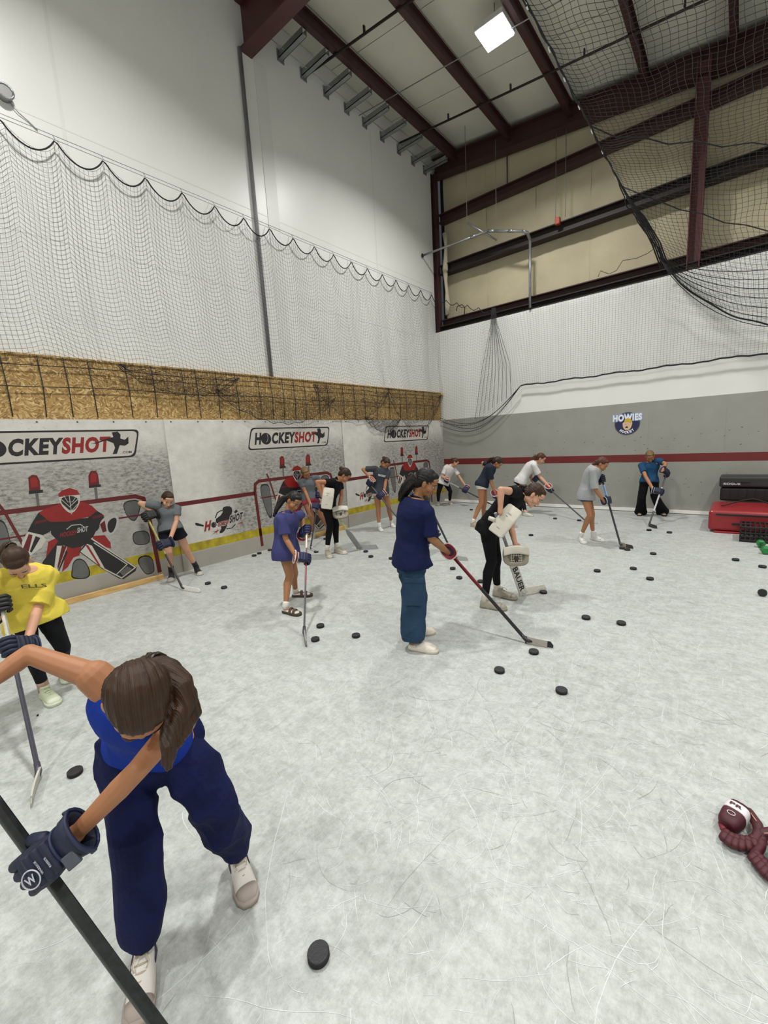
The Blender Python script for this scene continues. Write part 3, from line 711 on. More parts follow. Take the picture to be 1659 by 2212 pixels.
for i, (lb, xx, ya, yb_) in enumerate((('left line of the lifting tackle above the dark girt', 1200, 285, 478), ('right line of the lifting tackle above the dark girt', 1221, 275, 468))):
    p1 = at(xx, yb_, Y=.05); t = Vector((p1.x, p1.y, at(xx+8, ya, Y=.05).z))
    tag(MB().tube([t, p1], .007, 5).build('tackle_line', M_galv), lb, 'rope')
q = at(1205, 478, Y=.05); tag(bevel(MB().box((q.x-.05, .0, q.z-.07), (q.x+.05, .1, q.z+.07)).build('pulley_block', mat('orange_red', 'a0412a', .5, .1, 9)), .015), 'small red pulley block on the dark girt', 'pulley')
q = at(1083, 300, Y=.05); p1 = Vector((q.x, .35, 7.45)); tag(MB().tube([Vector((q.x, .35, 8.1)), p1], .012, 6).build('drop_cord', M_steel2), 'dark cord on the tan wall right of the thin chains', 'cord')
# wall fan / camera at far left of the white wall
q = at(8, 205, X=-.1); sc = empty('wall_camera', q); tag(sc, 'small round grey fitting with a dangling cord on the white wall', 'wall fitting')
mb = MB(); mb.tube([(0, 0, 0), (.08, 0, 0)], [.075, .06], 14); mb.build('mount', mat('fitting_grey', '8f8f8c', .4, .1, 8), sc)
mb = MB(); mb.tube([(.08+.07*math.cos(t)*0, .07*math.cos(t), .07*math.sin(t)) for t in np.linspace(0, 6.283, 17)], .012, 6); mb.build('ring', M_galv, sc)
mb = MB(); mb.tube([(.03, .03, -.06), (.02, .1, -.13), (.01, .18, -.17), (.01, .26, -.23)], .005, 5); mb.build('cord', M_galv, sc)

# ---------------------------------------------------------------- ceiling lamps
M_lens = mat('lamp_lens', 'f7f5ff', .3, .0, 5, emit=14); M_house = mat('lamp_housing', 'c9c9c6', .4, .05, 9)
for i, (X, Y) in enumerate(LAMPS):
    z = 8.0-.05*(X-2.95); r = empty('high_bay_lamp', (X, Y, z))
    tag(r, 'square white high bay lamp glowing below the roof' if i == 0 else ('', 'high bay lamp beside the camera over the left half of the hall', 'high bay lamp far behind the camera on the left', 'high bay lamp over the back right corner outside the view', 'high bay lamp to the right of the camera', 'high bay lamp far behind the camera on the right')[i], 'lamp', None if i == 0 else 'lamps outside the view')
    mb = MB(); mb.box((-.24, -.24, .02), (.24, .24, .10)); bevel(mb.build('housing', M_house, r), .01)
    MB().box((-.22, -.22, -.005), (.22, .22, .02)).build('lens', M_lens, r)
    MB().tube([(0, 0, .1), (0, 0, .42)], .008, 6).build('hanger', M_galv, r)
    ld = bpy.data.lights.new('lamp_light', 'AREA'); ld.shape = 'SQUARE'; ld.size = .42; ld.energy = LAMP_W; ld.color = (1, .985, .955); ld.spread = R_(143)
    lo = bpy.data.objects.new('lamp_light', ld); col.objects.link(lo); lo.parent = r; lo.location = (0, 0, -.012)

# ---------------------------------------------------------------- wall emblem on the grey boards
def hw(*pts): return [at(1300+a/15.08, 880+b_/15.08, Y=-.0135) for a, b_ in pts]
em = empty('wall_emblem', at(1355, 915, Y=-.014)); tag(em, 'round navy hockey emblem with white lettering on the grey wall', 'sign')
C_b = mat('emblem_navy', '22264f', .4, .05, 8); C_lb = mat('emblem_pale_blue', '8fa3c9', .4, .05, 8); C_w = mat('emblem_white', 'e4e8ee', .4, .03, 8); C_y = mat('emblem_yellow', 'c9a92b', .4, .05, 8); C_s = mat('emblem_skin', 'd6b896', .4, .05, 8); C_k = mat('emblem_brown', '3a2724', .4, .05, 8)
lay = [0]
def epoly(nm, m, pts3):
    lay[0] += 1; off = Vector((0, -.0006*lay[0], 0)); mb = MB(); mb.add([p+off for p in pts3], [tuple(range(len(pts3)))]); return mb.build(nm, m, em, world=True)
cc = at(1300+825/15.08, 880+530/15.08, Y=-.0135); rr = .235
disc = lambda r: [cc+Vector((r*1.03*math.cos(t), 0, r*math.sin(t))) for t in np.linspace(0, 2*math.pi, 40, endpoint=False)]
o = MB().tube([cc+Vector((0, .002, 0)), cc+Vector((0, -.001, 0))], rr, 40).build('backing', mat('emblem_rim', '4a4a55', .4, .05, 8), em, world=True)
epoly('rim', C_lb, disc(rr*.97)); epoly('field', C_b, disc(rr*.91))
lay[0] += 1; mb = MB(); put_text(mb, 'HOWIES', *hw((340, 500), (1335, 425), (345, 235)), .09, Vector((0, -.003, 0))); mb.build('lettering_shadow', C_lb, em, world=True)
mb = MB(); put_text(mb, 'HOWIES', *hw((365, 475), (1310, 400), (370, 262)), .05, Vector((0, -.004, 0))); mb.build('lettering', C_w, em, world=True)
lay[0] = 8
epoly('face', C_s, smoothpoly3(hw((690, 460), (990, 440), (985, 560), (930, 700), (850, 745), (740, 730), (690, 640), (655, 540)))) if False else None
P2 = smoothpoly([(p.x, p.z) for p in hw((680, 470), (1000, 440), (990, 560), (930, 700), (840, 745), (730, 725), (680, 620))]); epoly('face', C_s, [Vector((a, -.0135, z)) for a, z in P2])
P2 = smoothpoly([(p.x, p.z) for p in hw((715, 470), (760, 380), (860, 350), (960, 380), (1000, 480), (860, 480))]); epoly('cap', C_y, [Vector((a, -.0135, z)) for a, z in P2])
epoly('moustache', C_k, hw((750, 670), (800, 610), (870, 640), (840, 670)))
epoly('eye', C_k, hw((750, 545), (800, 535), (800, 555))); epoly('eye', C_k, hw((890, 495), (940, 490), (935, 510)))
for k, ch in enumerate('HOCKEY'):
    th = R_(232+k*15.3); c0_ = cc+Vector((rr*.72*1.03*math.cos(th), 0, rr*.74*math.sin(th))); tx = Vector((-math.sin(th), 0, math.cos(th))); nx_ = Vector((-math.cos(th), 0, -math.sin(th)))
    p0 = c0_-tx*.021-nx_*.028; mb = MB(); put_text(mb, ch, p0, p0+tx*.042, p0+nx_*.056, .05, Vector((0, -.008, 0))); mb.build('letter', C_w, em, world=True)

# ---------------------------------------------------------------- pucks
PUCKS = [(688, 2062, 'hockey puck nearest the camera on bare ice'), (162, 1668, 'hockey puck beside the left arm of the girl in blue tank top'), (1213, 1492, 'hockey puck alone right of the navy shirt woman, nearest on that side'),
 (1079, 1448, 'hockey puck just in front of the navy shirt woman, left of the lone one'), (1153, 1408, 'hockey puck touching below the grey taped blade'), (692, 1352, 'upper of two pucks right of the purple girl\'s stick'), (681, 1381, 'lower of two pucks right of the purple girl\'s stick'),
 (769, 1373, 'hockey puck halfway between purple girl and denim trousers'), (1266, 1334, 'left puck of the pair right of the beige shoes'), (1342, 1346, 'right puck of the pair right of the beige shoes'),
 (1290, 1233, 'left puck of the trio in the middle right'), (1368, 1228, 'upper puck of the trio in the middle right'), (1404, 1250, 'lower right puck of the trio in the middle right'),
 (1411, 1196, 'hockey puck right of the pair at the pale blade'), (1589, 1209, 'hockey puck in front of the black crate'), (1647, 1224, 'hockey puck below the green dumbbell at right edge'),
 (1402, 1145, 'hockey puck just below the teal shirt girl\'s blade'), (1446, 1150, 'hockey puck right of the teal shirt girl\'s blade'), (1412, 1138, 'hockey puck at the teal shirt girl\'s blade'),
 (1344, 1184, 'left puck of two touching the pale blade'), (1355, 1187, 'right puck of two touching the pale blade'), (1174, 1279, 'puck against the white goalie blade'),
 (1147, 1156, 'hockey puck behind the bending goalie\'s back'), (1199, 1120, 'left puck near the white ponytail girl\'s stick'), (1251, 1124, 'right puck near the white ponytail girl\'s blade'),
 (1018, 1101, 'far puck left of the white shorts girl'), (1052, 1104, 'far reddish puck behind the white shorts girl'), (978, 1228, 'upper puck of the pair right of the denim trousers'), (992, 1248, 'lower puck of the pair right of the denim trousers'),
 (1038, 1256, 'dull brown puck behind the bending goalie\'s legs'), (790, 1191, 'puck under the grey goalie blade'), (801, 1202, 'puck just below the grey goalie blade'), (845, 1206, 'puck half hidden by the denim trousers'),
 (683, 1192, 'puck at the pink shorts girl\'s blade'), (449, 1260, 'left puck of two near the white taped blade'), (484, 1269, 'right puck of two near the white taped blade'),
 (549, 1200, 'left puck of two near the middle banner foot'), (560, 1195, 'right puck of two near the middle banner foot'), (703, 1164, 'small puck left of the goalie\'s black trouser leg'), (583, 1188, 'puck at the middle banner foot behind the purple shirt')]
def puck_mesh():
    mb = MB(); n = 28; prof = [(.0355, 0), (.038, .003), (.038, .0224), (.0355, .0254)]
    Z = Vector((0, 0, 1)); mb.loft([((0, 0, z), Vector((1, 0, 0)), Vector((0, 1, 0)), r, r) for r, z in prof], n); return mb.mesh('puck', mat('puck_rubber', '212024', .55, .15, 30, .2, 120))
pm = puck_mesh()
mb = MB(); mb.loft([((0, 0, z), Vector((1, 0, 0)), Vector((0, 1, 0)), .0383, .0383) for z in (.0045, .021)], 28); pb = mb.mesh('knurled_edge', mat('puck_edge', '17171a', .8, .3, 200, .6, 300))
for a, b_, lb in PUCKS:
    q = at(a, b_, Z=.012); r = empty('puck', (q.x, q.y, .0008)); tag(r, lb, 'puck', 'pucks scattered on the ice')
    o = bpy.data.objects.new('disc', pm); col.objects.link(o); o.parent = r
    o = bpy.data.objects.new('knurled_edge', pb); col.objects.link(o); o.parent = r
q = at(1647, 1280, Z=.04); r = empty('ball', q); tag(r, 'black ball or upright puck at the right edge', 'puck'); 
tag(r, 'hockey puck standing on its edge at the right side', 'puck', 'pucks scattered on the ice'); r.location.z = .0385
o = bpy.data.objects.new('disc', pm); col.objects.link(o); o.parent = r; r.name = 'puck'
dd = (CAM-q); dd.z = 0; dd.normalize(); o.matrix_basis = Matrix(((0, dd.y, dd.x, 0), (0, -dd.x, dd.y, 0), (1, 0, 0, 0), (0, 0, 0, 1))) @ Matrix.Translation((0, 0, -.0127))
q = at(80, 1546, Z=0); tag(MB().add([(q.x-.012, q.y, .001), (q.x+.012, q.y-.006, .001), (q.x+.016, q.y+.006, .004), (q.x, q.y+.01, .009)], [(0, 1, 2, 3), (0, 3, 2, 1)]).build('rubber_chip', M_black), 'tiny dark chip on the ice beside the pale green shoe', 'scrap')

# ---------------------------------------------------------------- boxes at the right
def rbox(name, lo, hi, m, bev=.03, parent=None, world=True, seg=3):
    o = MB().box(lo, hi).build(name, m, parent, world=world) if parent else MB().box(lo, hi).build(name, m)
    return bevel(o, bev, seg)
M_redp = mat('red_moulded_plastic', '8e2227', .38, .06, 5); M_blkp = mat('black_moulded_plastic', '18181a', .35, .2, 6)
rb = empty('step_platform', (6.35, -1.1, 0)); tag(rb, 'red moulded plastic step box under the black cases', 'step box')
rbox('body', (6.0, -1.62, .03), (6.98, -.55, .36), M_redp, .05, rb); rbox('foot_rail', (6.08, -1.64, 0), (6.9, -.6, .03), M_redp, .008, rb)
rbox('slot', (6.09, -1.628, .285), (6.85, -1.60, .315), M_black, .004, rb); rbox('slot', (6.3, -1.628, .14), (6.55, -1.6, .175), M_black, .004, rb)
bx = empty('equipment_case', (6.5, -.45, .36)); tag(bx, 'black lidded storage case on top of the red step box', 'case')
rbox('body', (6.10, -.52, .365), (7.15, -.06, .60), M_blkp, .03, bx); rbox('lid', (6.08, -.54, .61), (7.17, -.055, .80), mat('black_lid', '26272a', .45, .15, 5), .035, bx)
rbox('handle', (6.28, -.565, .70), (6.50, -.535, .73), M_black, .008, bx)
mb = MB(); put_text(mb, 'ROGUE', (6.14, -.556, .655), (6.37, -.556, .655), (6.14, -.556, .695), .06); mb.build('lettering', mat('pale_letter', 'b9b9b6', .4, .05, 8), bx, world=True)
for k in range(9): rbox('case_rib', (6.12+.115*k, -.53, .40), (6.13+.115*k, -.515, .59), M_blkp, .002, bx)
mb = MB(); mb.tube([(6.15, -1.2, .378), (6.4, -.9, .43), (6.55, -.75, .45), (6.7, -.95, .43), (6.85, -1.35, .378)], .011, 6); tag(mb.build('black_strap', M_black), 'thin black strap arched on the red step box', 'strap')
cr = empty('milk_crate', (6.6, -1.98, 0)); tag(cr, 'black slatted crate with handle slot, before the red step box', 'crate')
x0, x1, y0, y1, h = 6.40, 6.80, -2.17, -1.72, .235
rbox('floor_panel', (x0, y0, .0), (x1, y1, .015), M_blkp, .004, cr)
for z in (.02, .075, .13, .205): 
    rbox('rail', (x0, y0, z), (x1, y0+.014, z+.02), M_blkp, .003, cr); rbox('rail', (x0, y1-.014, z), (x1, y1, z+.02), M_blkp, .003, cr); rbox('rail', (x0, y0, z), (x0+.014, y1, z+.02), M_blkp, .003, cr); rbox('rail', (x1-.014, y0, z), (x1, y1, z+.02), M_blkp, .003, cr)
for k in range(8):
    xx = x0+(x1-x0-.016)*k/7; yy = y0+(y1-y0-.016)*k/7
    rbox('slat', (xx, y0+.002, 0), (xx+.016, y0+.012, h-.012), M_blkp, .002, cr); rbox('slat', (x0+.002, yy, 0), (x0+.012, yy+.016, h-.012), M_blkp, .002, cr)
    rbox('slat', (xx, y1-.012, 0), (xx+.016, y1-.002, h-.012), M_blkp, .002, cr); rbox('slat', (x1-.012, yy, 0), (x1-.002, yy+.016, h-.012), M_blkp, .002, cr)
rbox('rim', (x0-.006, y0-.006, h-.012), (x1+.006, y0+.02, h), M_blkp, .004, cr); rbox('rim', (x0-.006, y1-.02, h-.012), (x1+.006, y1+.006, h), M_blkp, .004, cr)
rbox('rim', (x0-.006, y0, h-.012), (x0+.02, y1, h), M_blkp, .004, cr); rbox('rim', (x1-.02, y0, h-.012), (x1+.006, y1, h), M_blkp, .004, cr)
for k in range(6): rbox('top_slat', (x0+.05+.055*k, y0, h-.006), (x0+.07+.055*k, y1, h+.001), M_blkp, .002, cr)
db = empty('dumbbell', (6.63, -2.62, .06)); tag(db, 'small green dumbbell on the floor before the black crate', 'dumbbell'); M_gr = mat('green_vinyl', '1f7a3c', .45, .08, 6)
d0, d1 = Vector((6.63, -2.42, .055)), Vector((6.665, -2.80, .055)); dv = (d1-d0).normalized()
MB().tube([d0, d1], .016, 10).build('handle', mat('dark_handle', '1f3326', .5, .1, 6), db, world=True)
for p in (d0, d1): MB().tube([p-dv*.05, p-dv*.04, p+dv*.04, p+dv*.05], [.038, .052, .052, .038], 6, smooth=False).build('weight', M_gr, db, world=True)

# ---------------------------------------------------------------- maroon gloves left on the ice at the right edge
def gp(a, b_, z=.04): return at(1400+a/6.405, 1680+b_/6.405, Z=z)
G_m = mat('glove_maroon', '45101a', .6, .15, 12, .2, 60); G_r = mat('glove_red_pad', '74202b', .6, .1, 12, .2, 60); G_w = mat('glove_white_cuff', 'd8d2d4', .55, .04, 9); G_in = mat('glove_palm_tan', 'b9a98c', .8, .1, 12)
def loose_glove(lab, ribs, path):
    r = empty('hockey_glove', gp(*ribs[0], 0)); tag(r, lab, 'glove', 'maroon gloves lying on the ice')
    for i, (a, b_) in enumerate(ribs):
        n0 = Vector(ribs[max(i-1, 0)]); n1 = Vector(ribs[min(i+1, len(ribs)-1)]); t = (n1-n0).normalized(); q = Vector((-t.y, t.x)); L = 58-abs(i-len(ribs)/2)*4
        for k in (-1, 1):
            mb = MB(); c0 = Vector((a, b_))+q*L*.48*k; mb.capsule(gp(*(c0-q*L*.40), .034), .0175, gp(*(c0+q*L*.40), .030), .0165); child('finger_roll', mb.mesh('finger_roll', G_m), r)
    return r
g1 = loose_glove('maroon and white hockey glove lying on the ice, left of its mate', [(1065, 800), (1135, 850), (1215, 885), (1300, 905), (1385, 915), (1465, 890)], None)
mb = MB(); a, b_ = gp(1110, 640, .045), gp(1260, 440, .06); d = (b_-a).normalized(); sd = d.cross(Vector((0, 0, 1))).normalized(); upv = sd.cross(d)
mb.loft([(a-d*.02, sd, upv, .026, .026), (a, sd, upv, .038, .036), (a.lerp(b_, .4), sd, upv, .043, .040), (a.lerp(b_, .8), sd, upv, .042, .040), (b_+d*.008, sd, upv, .038, .036)], 18, e=3); cf = child('cuff', mb.mesh('cuff', G_m), g1)
mb = MB(); mb.loft([(a.lerp(b_, q), sd, upv, w_, w_*.955) for q, w_ in ((.52, .0445), (.60, .0452), (.85, .0448), (.93, .0435))], 18, e=3); bd_ = child('white_band', mb.mesh('white_band', G_w), cf)
c0 = a.lerp(b_, .72)+upv*.0445; lt = sd; V, F = text_mesh('PR', .04); mb = MB(); mb.add([c0+lt*(x-.5)*-.045*-1+d*(y-.5)*.016+upv*.001 for x, y in V], F); child('lettering', mb.mesh('lettering', G_m), cf)
mb = MB(); mb.tube([a.lerp(b_, .25)+upv*.042+sd*.014*math.cos(t)+d*.010*math.sin(t) for t in np.linspace(0, 6.283, 17)], .0014, 5); child('round_mark', mb.mesh('round_mark', G_w), cf)
mb = MB(); mb.ell(gp(1135, 640, .035), (.034, .034, .026)); mb.capsule(gp(1020, 640, .03), .014, gp(1040, 700, .03), .014); child('thumb_pad', mb.mesh('thumb_pad', G_r), g1)
mb = MB(); a2, b2_ = gp(1395, 480, .045), gp(1510, 640, .05); mb.capsule(a2, .020, b2_, .020); mb.capsule(b2_, .020, gp(1545, 760, .04), .022); mb.capsule(gp(1545, 760, .04), .022, gp(1470, 880, .03), .02); child('hand_back', remesh(mb, 'hand_back', G_m, .004, 2), g1)
mb = MB(); mb.tube([gp(1420, 490, .068), gp(1500, 600, .072)], .0025, 6); child('piping', mb.mesh('piping', mat('piping_tan', 'b08a70', .6, .05, 9)), g1)
mb = MB(); mb.tube([gp(1330, 560, .03), gp(1385, 520, .035), gp(1440, 600, .03), gp(1450, 720, .028)], .007, 8); child('lining', mb.mesh('lining', G_in), g1)
g2 = loose_glove('maroon hockey glove cut off by the right edge, lying on the ice', [(1475, 1090), (1525, 1150), (1580, 1215), (1640, 1280), (1705, 1340), (1775, 1385)], None)
mb = MB(); mb.capsule(gp(1590, 770, .045), .021, gp(1720, 760, .05), .022); mb.capsule(gp(1720, 760, .05), .022, gp(1830, 880, .04), .022); mb.capsule(gp(1560, 960, .03), .017, gp(1480, 1070, .03), .018); mb.capsule(gp(1590, 800, .035), .018, gp(1560, 960, .03), .017); child('hand_back', remesh(mb, 'hand_back', G_m, .004, 2), g2)
mb = MB(); a, b_ = gp(1830, 1000, .045), gp(1900, 1250, .05); d = (b_-a).normalized(); sd = d.cross(Vector((0, 0, 1))).normalized(); upv = sd.cross(d); mb.loft([(a, sd, upv, .036, .034), (a.lerp(b_, .5), sd, upv, .043, .038), (b_, sd, upv, .038, .034)], 18, e=3); child('cuff', mb.mesh('cuff', G_m), g2)
mb = MB(); mb.tube([gp(1600, 770, .068), gp(1690, 765, .074)], .0025, 6); child('piping', mb.mesh('piping', MATS['piping_tan']), g2)
#@@PEOPLE@@
# ---------------------------------------------------------------- people
VOX_SCALE = 1.0
def unit(v): v = Vector(v); return v/max(v.length, 1e-9)
def frame(x, y, z, o, s=1.0):
    x, y, z = x*s, y*s, z*s
    return Matrix(((x.x, y.x, z.x, o.x), (x.y, y.y, z.y, o.y), (x.z, y.z, z.z, o.z), (0, 0, 0, 1)))
def xf(mb, M):
    mb.v = [tuple(M @ Vector(v)) for v in mb.v]; return mb
_cache = {}
def cached(key, fn):
    if key not in _cache: _cache[key] = fn()
    return _cache[key]
def put(name, me, parent, M):
    o = bpy.data.objects.new(name, me); col.objects.link(o); o.parent = parent; o.matrix_basis = WM(parent).inverted() @ M; return o
SKIN = {'tan': mat('skin_tan', 'a37150', .5, .06, 6, .05, 60, spec=.3), 'deep': mat('skin_deep_tan', '9a6d4c', .5, .06, 6, .05, 60, spec=.3), 'light': mat('skin_light', 'c4957b', .5, .05, 6, .05, 60, spec=.3)}
def hairmat(nm, c, c2):
    m = mat(nm, c, .40, .3, 2.2, .35, 4, c2=c2, spec=.32); nt = m.node_tree; a = nt.nodes.new('ShaderNodeAttribute'); a.attribute_name = 'flow'
    mp = [n for n in nt.nodes if n.type == 'MAPPING'][0]; nt.links.new(a.outputs['Vector'], mp.inputs[0]); return m
HAIR = {'black': hairmat('hair_black', '080706', '120e0c'), 'brown': hairmat('hair_brown', '1e130b', '432b18'), 'dkbrown': hairmat('hair_dark_brown', '1d120c', '3a2618'), 'auburn': hairmat('hair_auburn', '3b1e14', '5f3524'), 'blond': hairmat('hair_dark_blond', '4d3a26', '8a6c48')}
EYE_W = mat('eye_white', 'cfc9c2', .3, .02, 5); EYE_D = mat('eye_dark', '1c120d', .3, .1, 9); LIPM = mat('lips', '9c5550', .45, .06, 9)
def cloth(nm, c, **k): return mat('cloth_'+nm, c, k.pop('rough', .85), k.pop('noise', .07), k.pop('scale', 12), k.pop('bump', .25), k.pop('bscale', 45), spec=.2, **k)

def body_rings(sk, s, a_mul=1.0, b_mul=1.0, lo=-.06, hi=1.0, extra=0.0, n=11, prof=None):
    """rings along the spine; q=0 hip joint, q=1 shoulder line"""
    P, Nk, ctrl = sk['P'], sk['N'], sk['spine_c']
    out = []
    hs, ss = sk['hipv'], sk['shv']
    tab = prof or ((-.3, .150, .105), (-.1, .160, .118), (0, .158, .115), (.18, .145, .1), (.36, .116, .088), (.55, .128, .095), (.75, .15, .105), (.9, .158, .092), (1.0, .13, .07), (1.08, .06, .05))
    for k in range(n):
        q = lo+(hi-lo)*k/(n-1); qq = min(max(q, 0), 1)
        c = P*(1-qq)**2+ctrl*2*qq*(1-qq)+Nk*qq*qq
        t = ((ctrl-P)*(1-qq)+(Nk-ctrl)*qq).normalized()
        if q < 0: c = P+t*((Nk-P).length*q)
        if q > 1: c = Nk+t*((Nk-P).length*(q-1))
        sd = hs.lerp(ss, qq); sd = (sd-t*sd.dot(t)).normalized(); fr = t.cross(sd)
        a = np.interp(q, [x[0] for x in tab], [x[1] for x in tab]); b_ = np.interp(q, [x[0] for x in tab], [x[2] for x in tab])
        out.append((c, sd, fr, float(a)*s*a_mul+extra, float(b_)*s*b_mul+extra))
    return out
def head_meshes(s, res):
    """head in its own frame: x right, y face, z up"""
    mb = MB()
    mb.ell((0, -.012, .035), (.071, .090, .078)); mb.ell((0, .022, -.022), (.058, .062, .082)); mb.ell((0, .034, -.072), (.041, .043, .036))
    mb.ell((0, .068, -.093), (.019, .016, .014)); mb.ell((.036, .048, -.030), (.026, .030, .028)); mb.ell((-.036, .048, -.030), (.026, .030, .028))
    mb.capsule((0, .080, .004), .0065, (0, .098, -.031), .0115, 10); mb.ell((.010, .088, -.034), (.009, .010, .007)); mb.ell((-.010, .088, -.034), (.009, .010, .007))
    mb.ell((0, .070, .024), (.048, .018, .012)); mb.ell((0, .077, -.058), (.024, .014, .014)); mb.ell((0, .055, .052), (.052, .032, .03))
    for q in (1, -1): mb.ell((.073*q, -.004, -.008), (.009, .018, .031), Euler((.2, 0, .35*q)).to_matrix())
    return mb
def face_parts(root, HM):
    def eye():
        mb = MB(); mb.ell((0, 0, 0), (.0155, .006, .0072)); return mb.mesh('eye', EYE_W)
    def iris():
        mb = MB(); mb.ell((0, .0042, 0), (.0065, .0035, .0066)); mb.tube([(-.016, .001, .002), (-.008, .0065, .0065), (0, .0075, .0078), (.008, .0065, .0065), (.016, .001, .002)], .0014, 6); return mb.mesh('iris', EYE_D)
    def brow():
        mb = MB(); mb.tube([(-.02, -.004, -.003), (-.008, .002, .003), (.006, .003, .004), (.019, -.006, -.003)], [.001, .0024, .0024, .001], 6); return mb.mesh('eyebrow', mat('eyebrow_brown', '4a3526', .8, .1, 9))
    def lips():
        mb = MB(); mb.tube([(-.022, -.008, 0), (-.010, .001, .003), (0, .002, .0015), (.010, .001, .003), (.022, -.008, 0)], [.0015, .004, .004, .004, .0015], 8)
        mb.tube([(-.020, -.008, -.002), (-.009, .0, -.006), (0, .001, -.007), (.009, .0, -.006), (.020, -.008, -.002)], [.0015, .0042, .0048, .0042, .0015], 8); return mb.mesh('lips', LIPM)
    for q in (-1, 1):
        e = put('eye', cached('eye', eye), root, HM @ Matrix.Translation((.031*q, .0745, .001)) @ Matrix.Rotation(-.25*q, 4, 'Z'))
        put('iris', cached('iris', iris), e, HM @ Matrix.Translation((.031*q, .0745, .001)) @ Matrix.Rotation(-.25*q, 4, 'Z'))
        put('eyebrow', cached('brow', brow), root, HM @ Matrix.Translation((.031*q, .086, .023)) @ Matrix.Rotation(-.3*q, 4, 'Z'))
    put('lips', cached('lips', lips), root, HM @ Matrix.Translation((0, .092, -.058)))
def limb(mb, pts, rad, n=14):
    for (a, ra), (b_, rb_) in zip(zip(pts, rad), list(zip(pts, rad))[1:]): mb.capsule(a, ra, b_, rb_, n)

def glove_parts(key, mats, s, long=1.0):
    """hockey glove: fx along the stick toward the thumb, fy knuckles, fz back of the hand"""
    main, cuffm, palm, trim = mats
    def hand():
        mb = MB(); I = Vector((1, 0, 0)), Vector((0, 1, 0)), Vector((0, 0, 1))
        mb.loft([((0, y, z), I[0], I[2], a, b_) for y, z, a, b_ in ((-.100, .020, .040, .030), (-.075, .024, .052, .034), (-.045, .028, .058, .032), (-.02, .03, .058, .028), (.004, .03, .054, .024))], 18, e=2.8)
        for k, yy in enumerate((-.082, -.056, -.030)):
            mb.loft([((x, yy, .052-.25*abs(x)**1.5), I[1], I[2], .012, .013) for x in (-.046, -.03, 0, .03, .046)], 10)
        return remesh(mb, 'hand', main, .004, 2)
    def palmf():
        mb = MB(); mb.loft([((0, y, -.004), Vector((1, 0, 0)), Vector((0, 0, 1)), a, .010) for y, a in ((-.09, .030), (-.05, .046), (-.01, .048))], 14, e=3); return mb.mesh('palm', palm)
    def finger(i):
        def f():
            x = (.042, .0145, -.0135, -.041)[i]; k = (1.0, 1.06, 1.02, .88)[i]; r = .0155*k; mb = MB()
            P = [Vector((x*.95, -.006, .034)), Vector((x, .032*k, .024)), Vector((x*1.03, .044*k, -.012)), Vector((x*1.03, .020*k, -.036)), Vector((x, -.008, -.030))]
            for a, b_, q in ((0, 1, 1.05), (1, 2, 1), (2, 3, .95), (3, 4, .85)):
                d = (P[b_]-P[a])*.08; mb.capsule(P[a]+d, r*q, P[b_]-d, r*q*.95, 12)
            return mb.mesh('finger', main, True)
        return f
    def thumb():
        mb = MB(); P = [Vector((.05, -.055, .012)), Vector((.066, -.020, -.002)), Vector((.060, .012, -.022)), Vector((.042, .026, -.034))]
        for a, b_, r in ((0, 1, .019), (1, 2, .0175), (2, 3, .015)): mb.capsule(P[a], r, P[b_], r*.93, 12)
        return mb.mesh('thumb', main, True)
    def cuff():
        mb = MB(); n = 22; rr = ((-.085, .046, .036), (-.115, .052, .042), (-.15*long, .060, .050), (-.175*long, .066, .056))
        X, Z = Vector((1, 0, 0)), Vector((0, 0, 1)); V = []; F = []
        rings = [(y, a, b_) for y, a, b_ in rr]+[(y, a-.010, b_-.010) for y, a, b_ in reversed(rr)]
        for y, a, b_ in rings:
            for k in range(n):
                t = 2*math.pi*k/n; dy = (-.018 if math.sin(t) > .2 else .012) if y < -.14 else 0
                V.append((a*math.copysign(abs(math.cos(t))**.8, math.cos(t)), y+dy, .014+b_*math.copysign(abs(math.sin(t))**.8, math.sin(t))))
        m_ = len(rings)
        for j in range(m_):
            for k in range(n): F.append((j*n+k, ((j+1) % m_)*n+k, ((j+1) % m_)*n+(k+1) % n, j*n+(k+1) % n))
        mb.add(V, F, True); return mb.mesh('cuff', cuffm)
    def band():
        mb = MB(); X, Z = Vector((1, 0, 0)), Vector((0, 0, 1))
        for y, a, b_ in ((-.098, .0505, .0405), (-.176*long, .0668, .0568)):
            P = [(a*math.copysign(abs(math.cos(t))**.8, math.cos(t)), y+((-.018 if math.sin(t) > .2 else .012) if y < -.14 else 0), .014+b_*math.copysign(abs(math.sin(t))**.8, math.sin(t))) for t in np.linspace(0, 2*math.pi, 23)]
            mb.tube(P, .0045, 6)
        return mb.mesh('trim', trim)
    return dict(hand=cached(key+'h', hand), palm=cached(key+'p', palmf), f=[cached(key+'f%d' % i, finger(i)) for i in range(4)], thumb=cached(key+'t', thumb), cuff=cached(key+'c%.2f' % long, cuff), trim=cached(key+'b%.2f' % long, band))
GM = {}
def gset(key, a, b_, c, d): GM[key] = (mat('glove_%s_main' % key, a, .6, .12, 9, .2, 50), mat('glove_%s_cuff' % key, b_, .6, .1, 9, .2, 50), mat('glove_%s_palm' % key, c, .7, .08, 9), mat('glove_%s_trim' % key, d, .6, .05, 9))
gset('team', '1a1d45', '8e2236', 'b9b2a4', 'd5d2cc'); gset('navy', '0e1530', '101833', 'c2b9a2', '1b2342'); gset('black', '131316', '15161a', '3a3a3c', '26272b'); gset('teal', '151b38', '1a1f3a', '8a8f98', 'a9b3be')
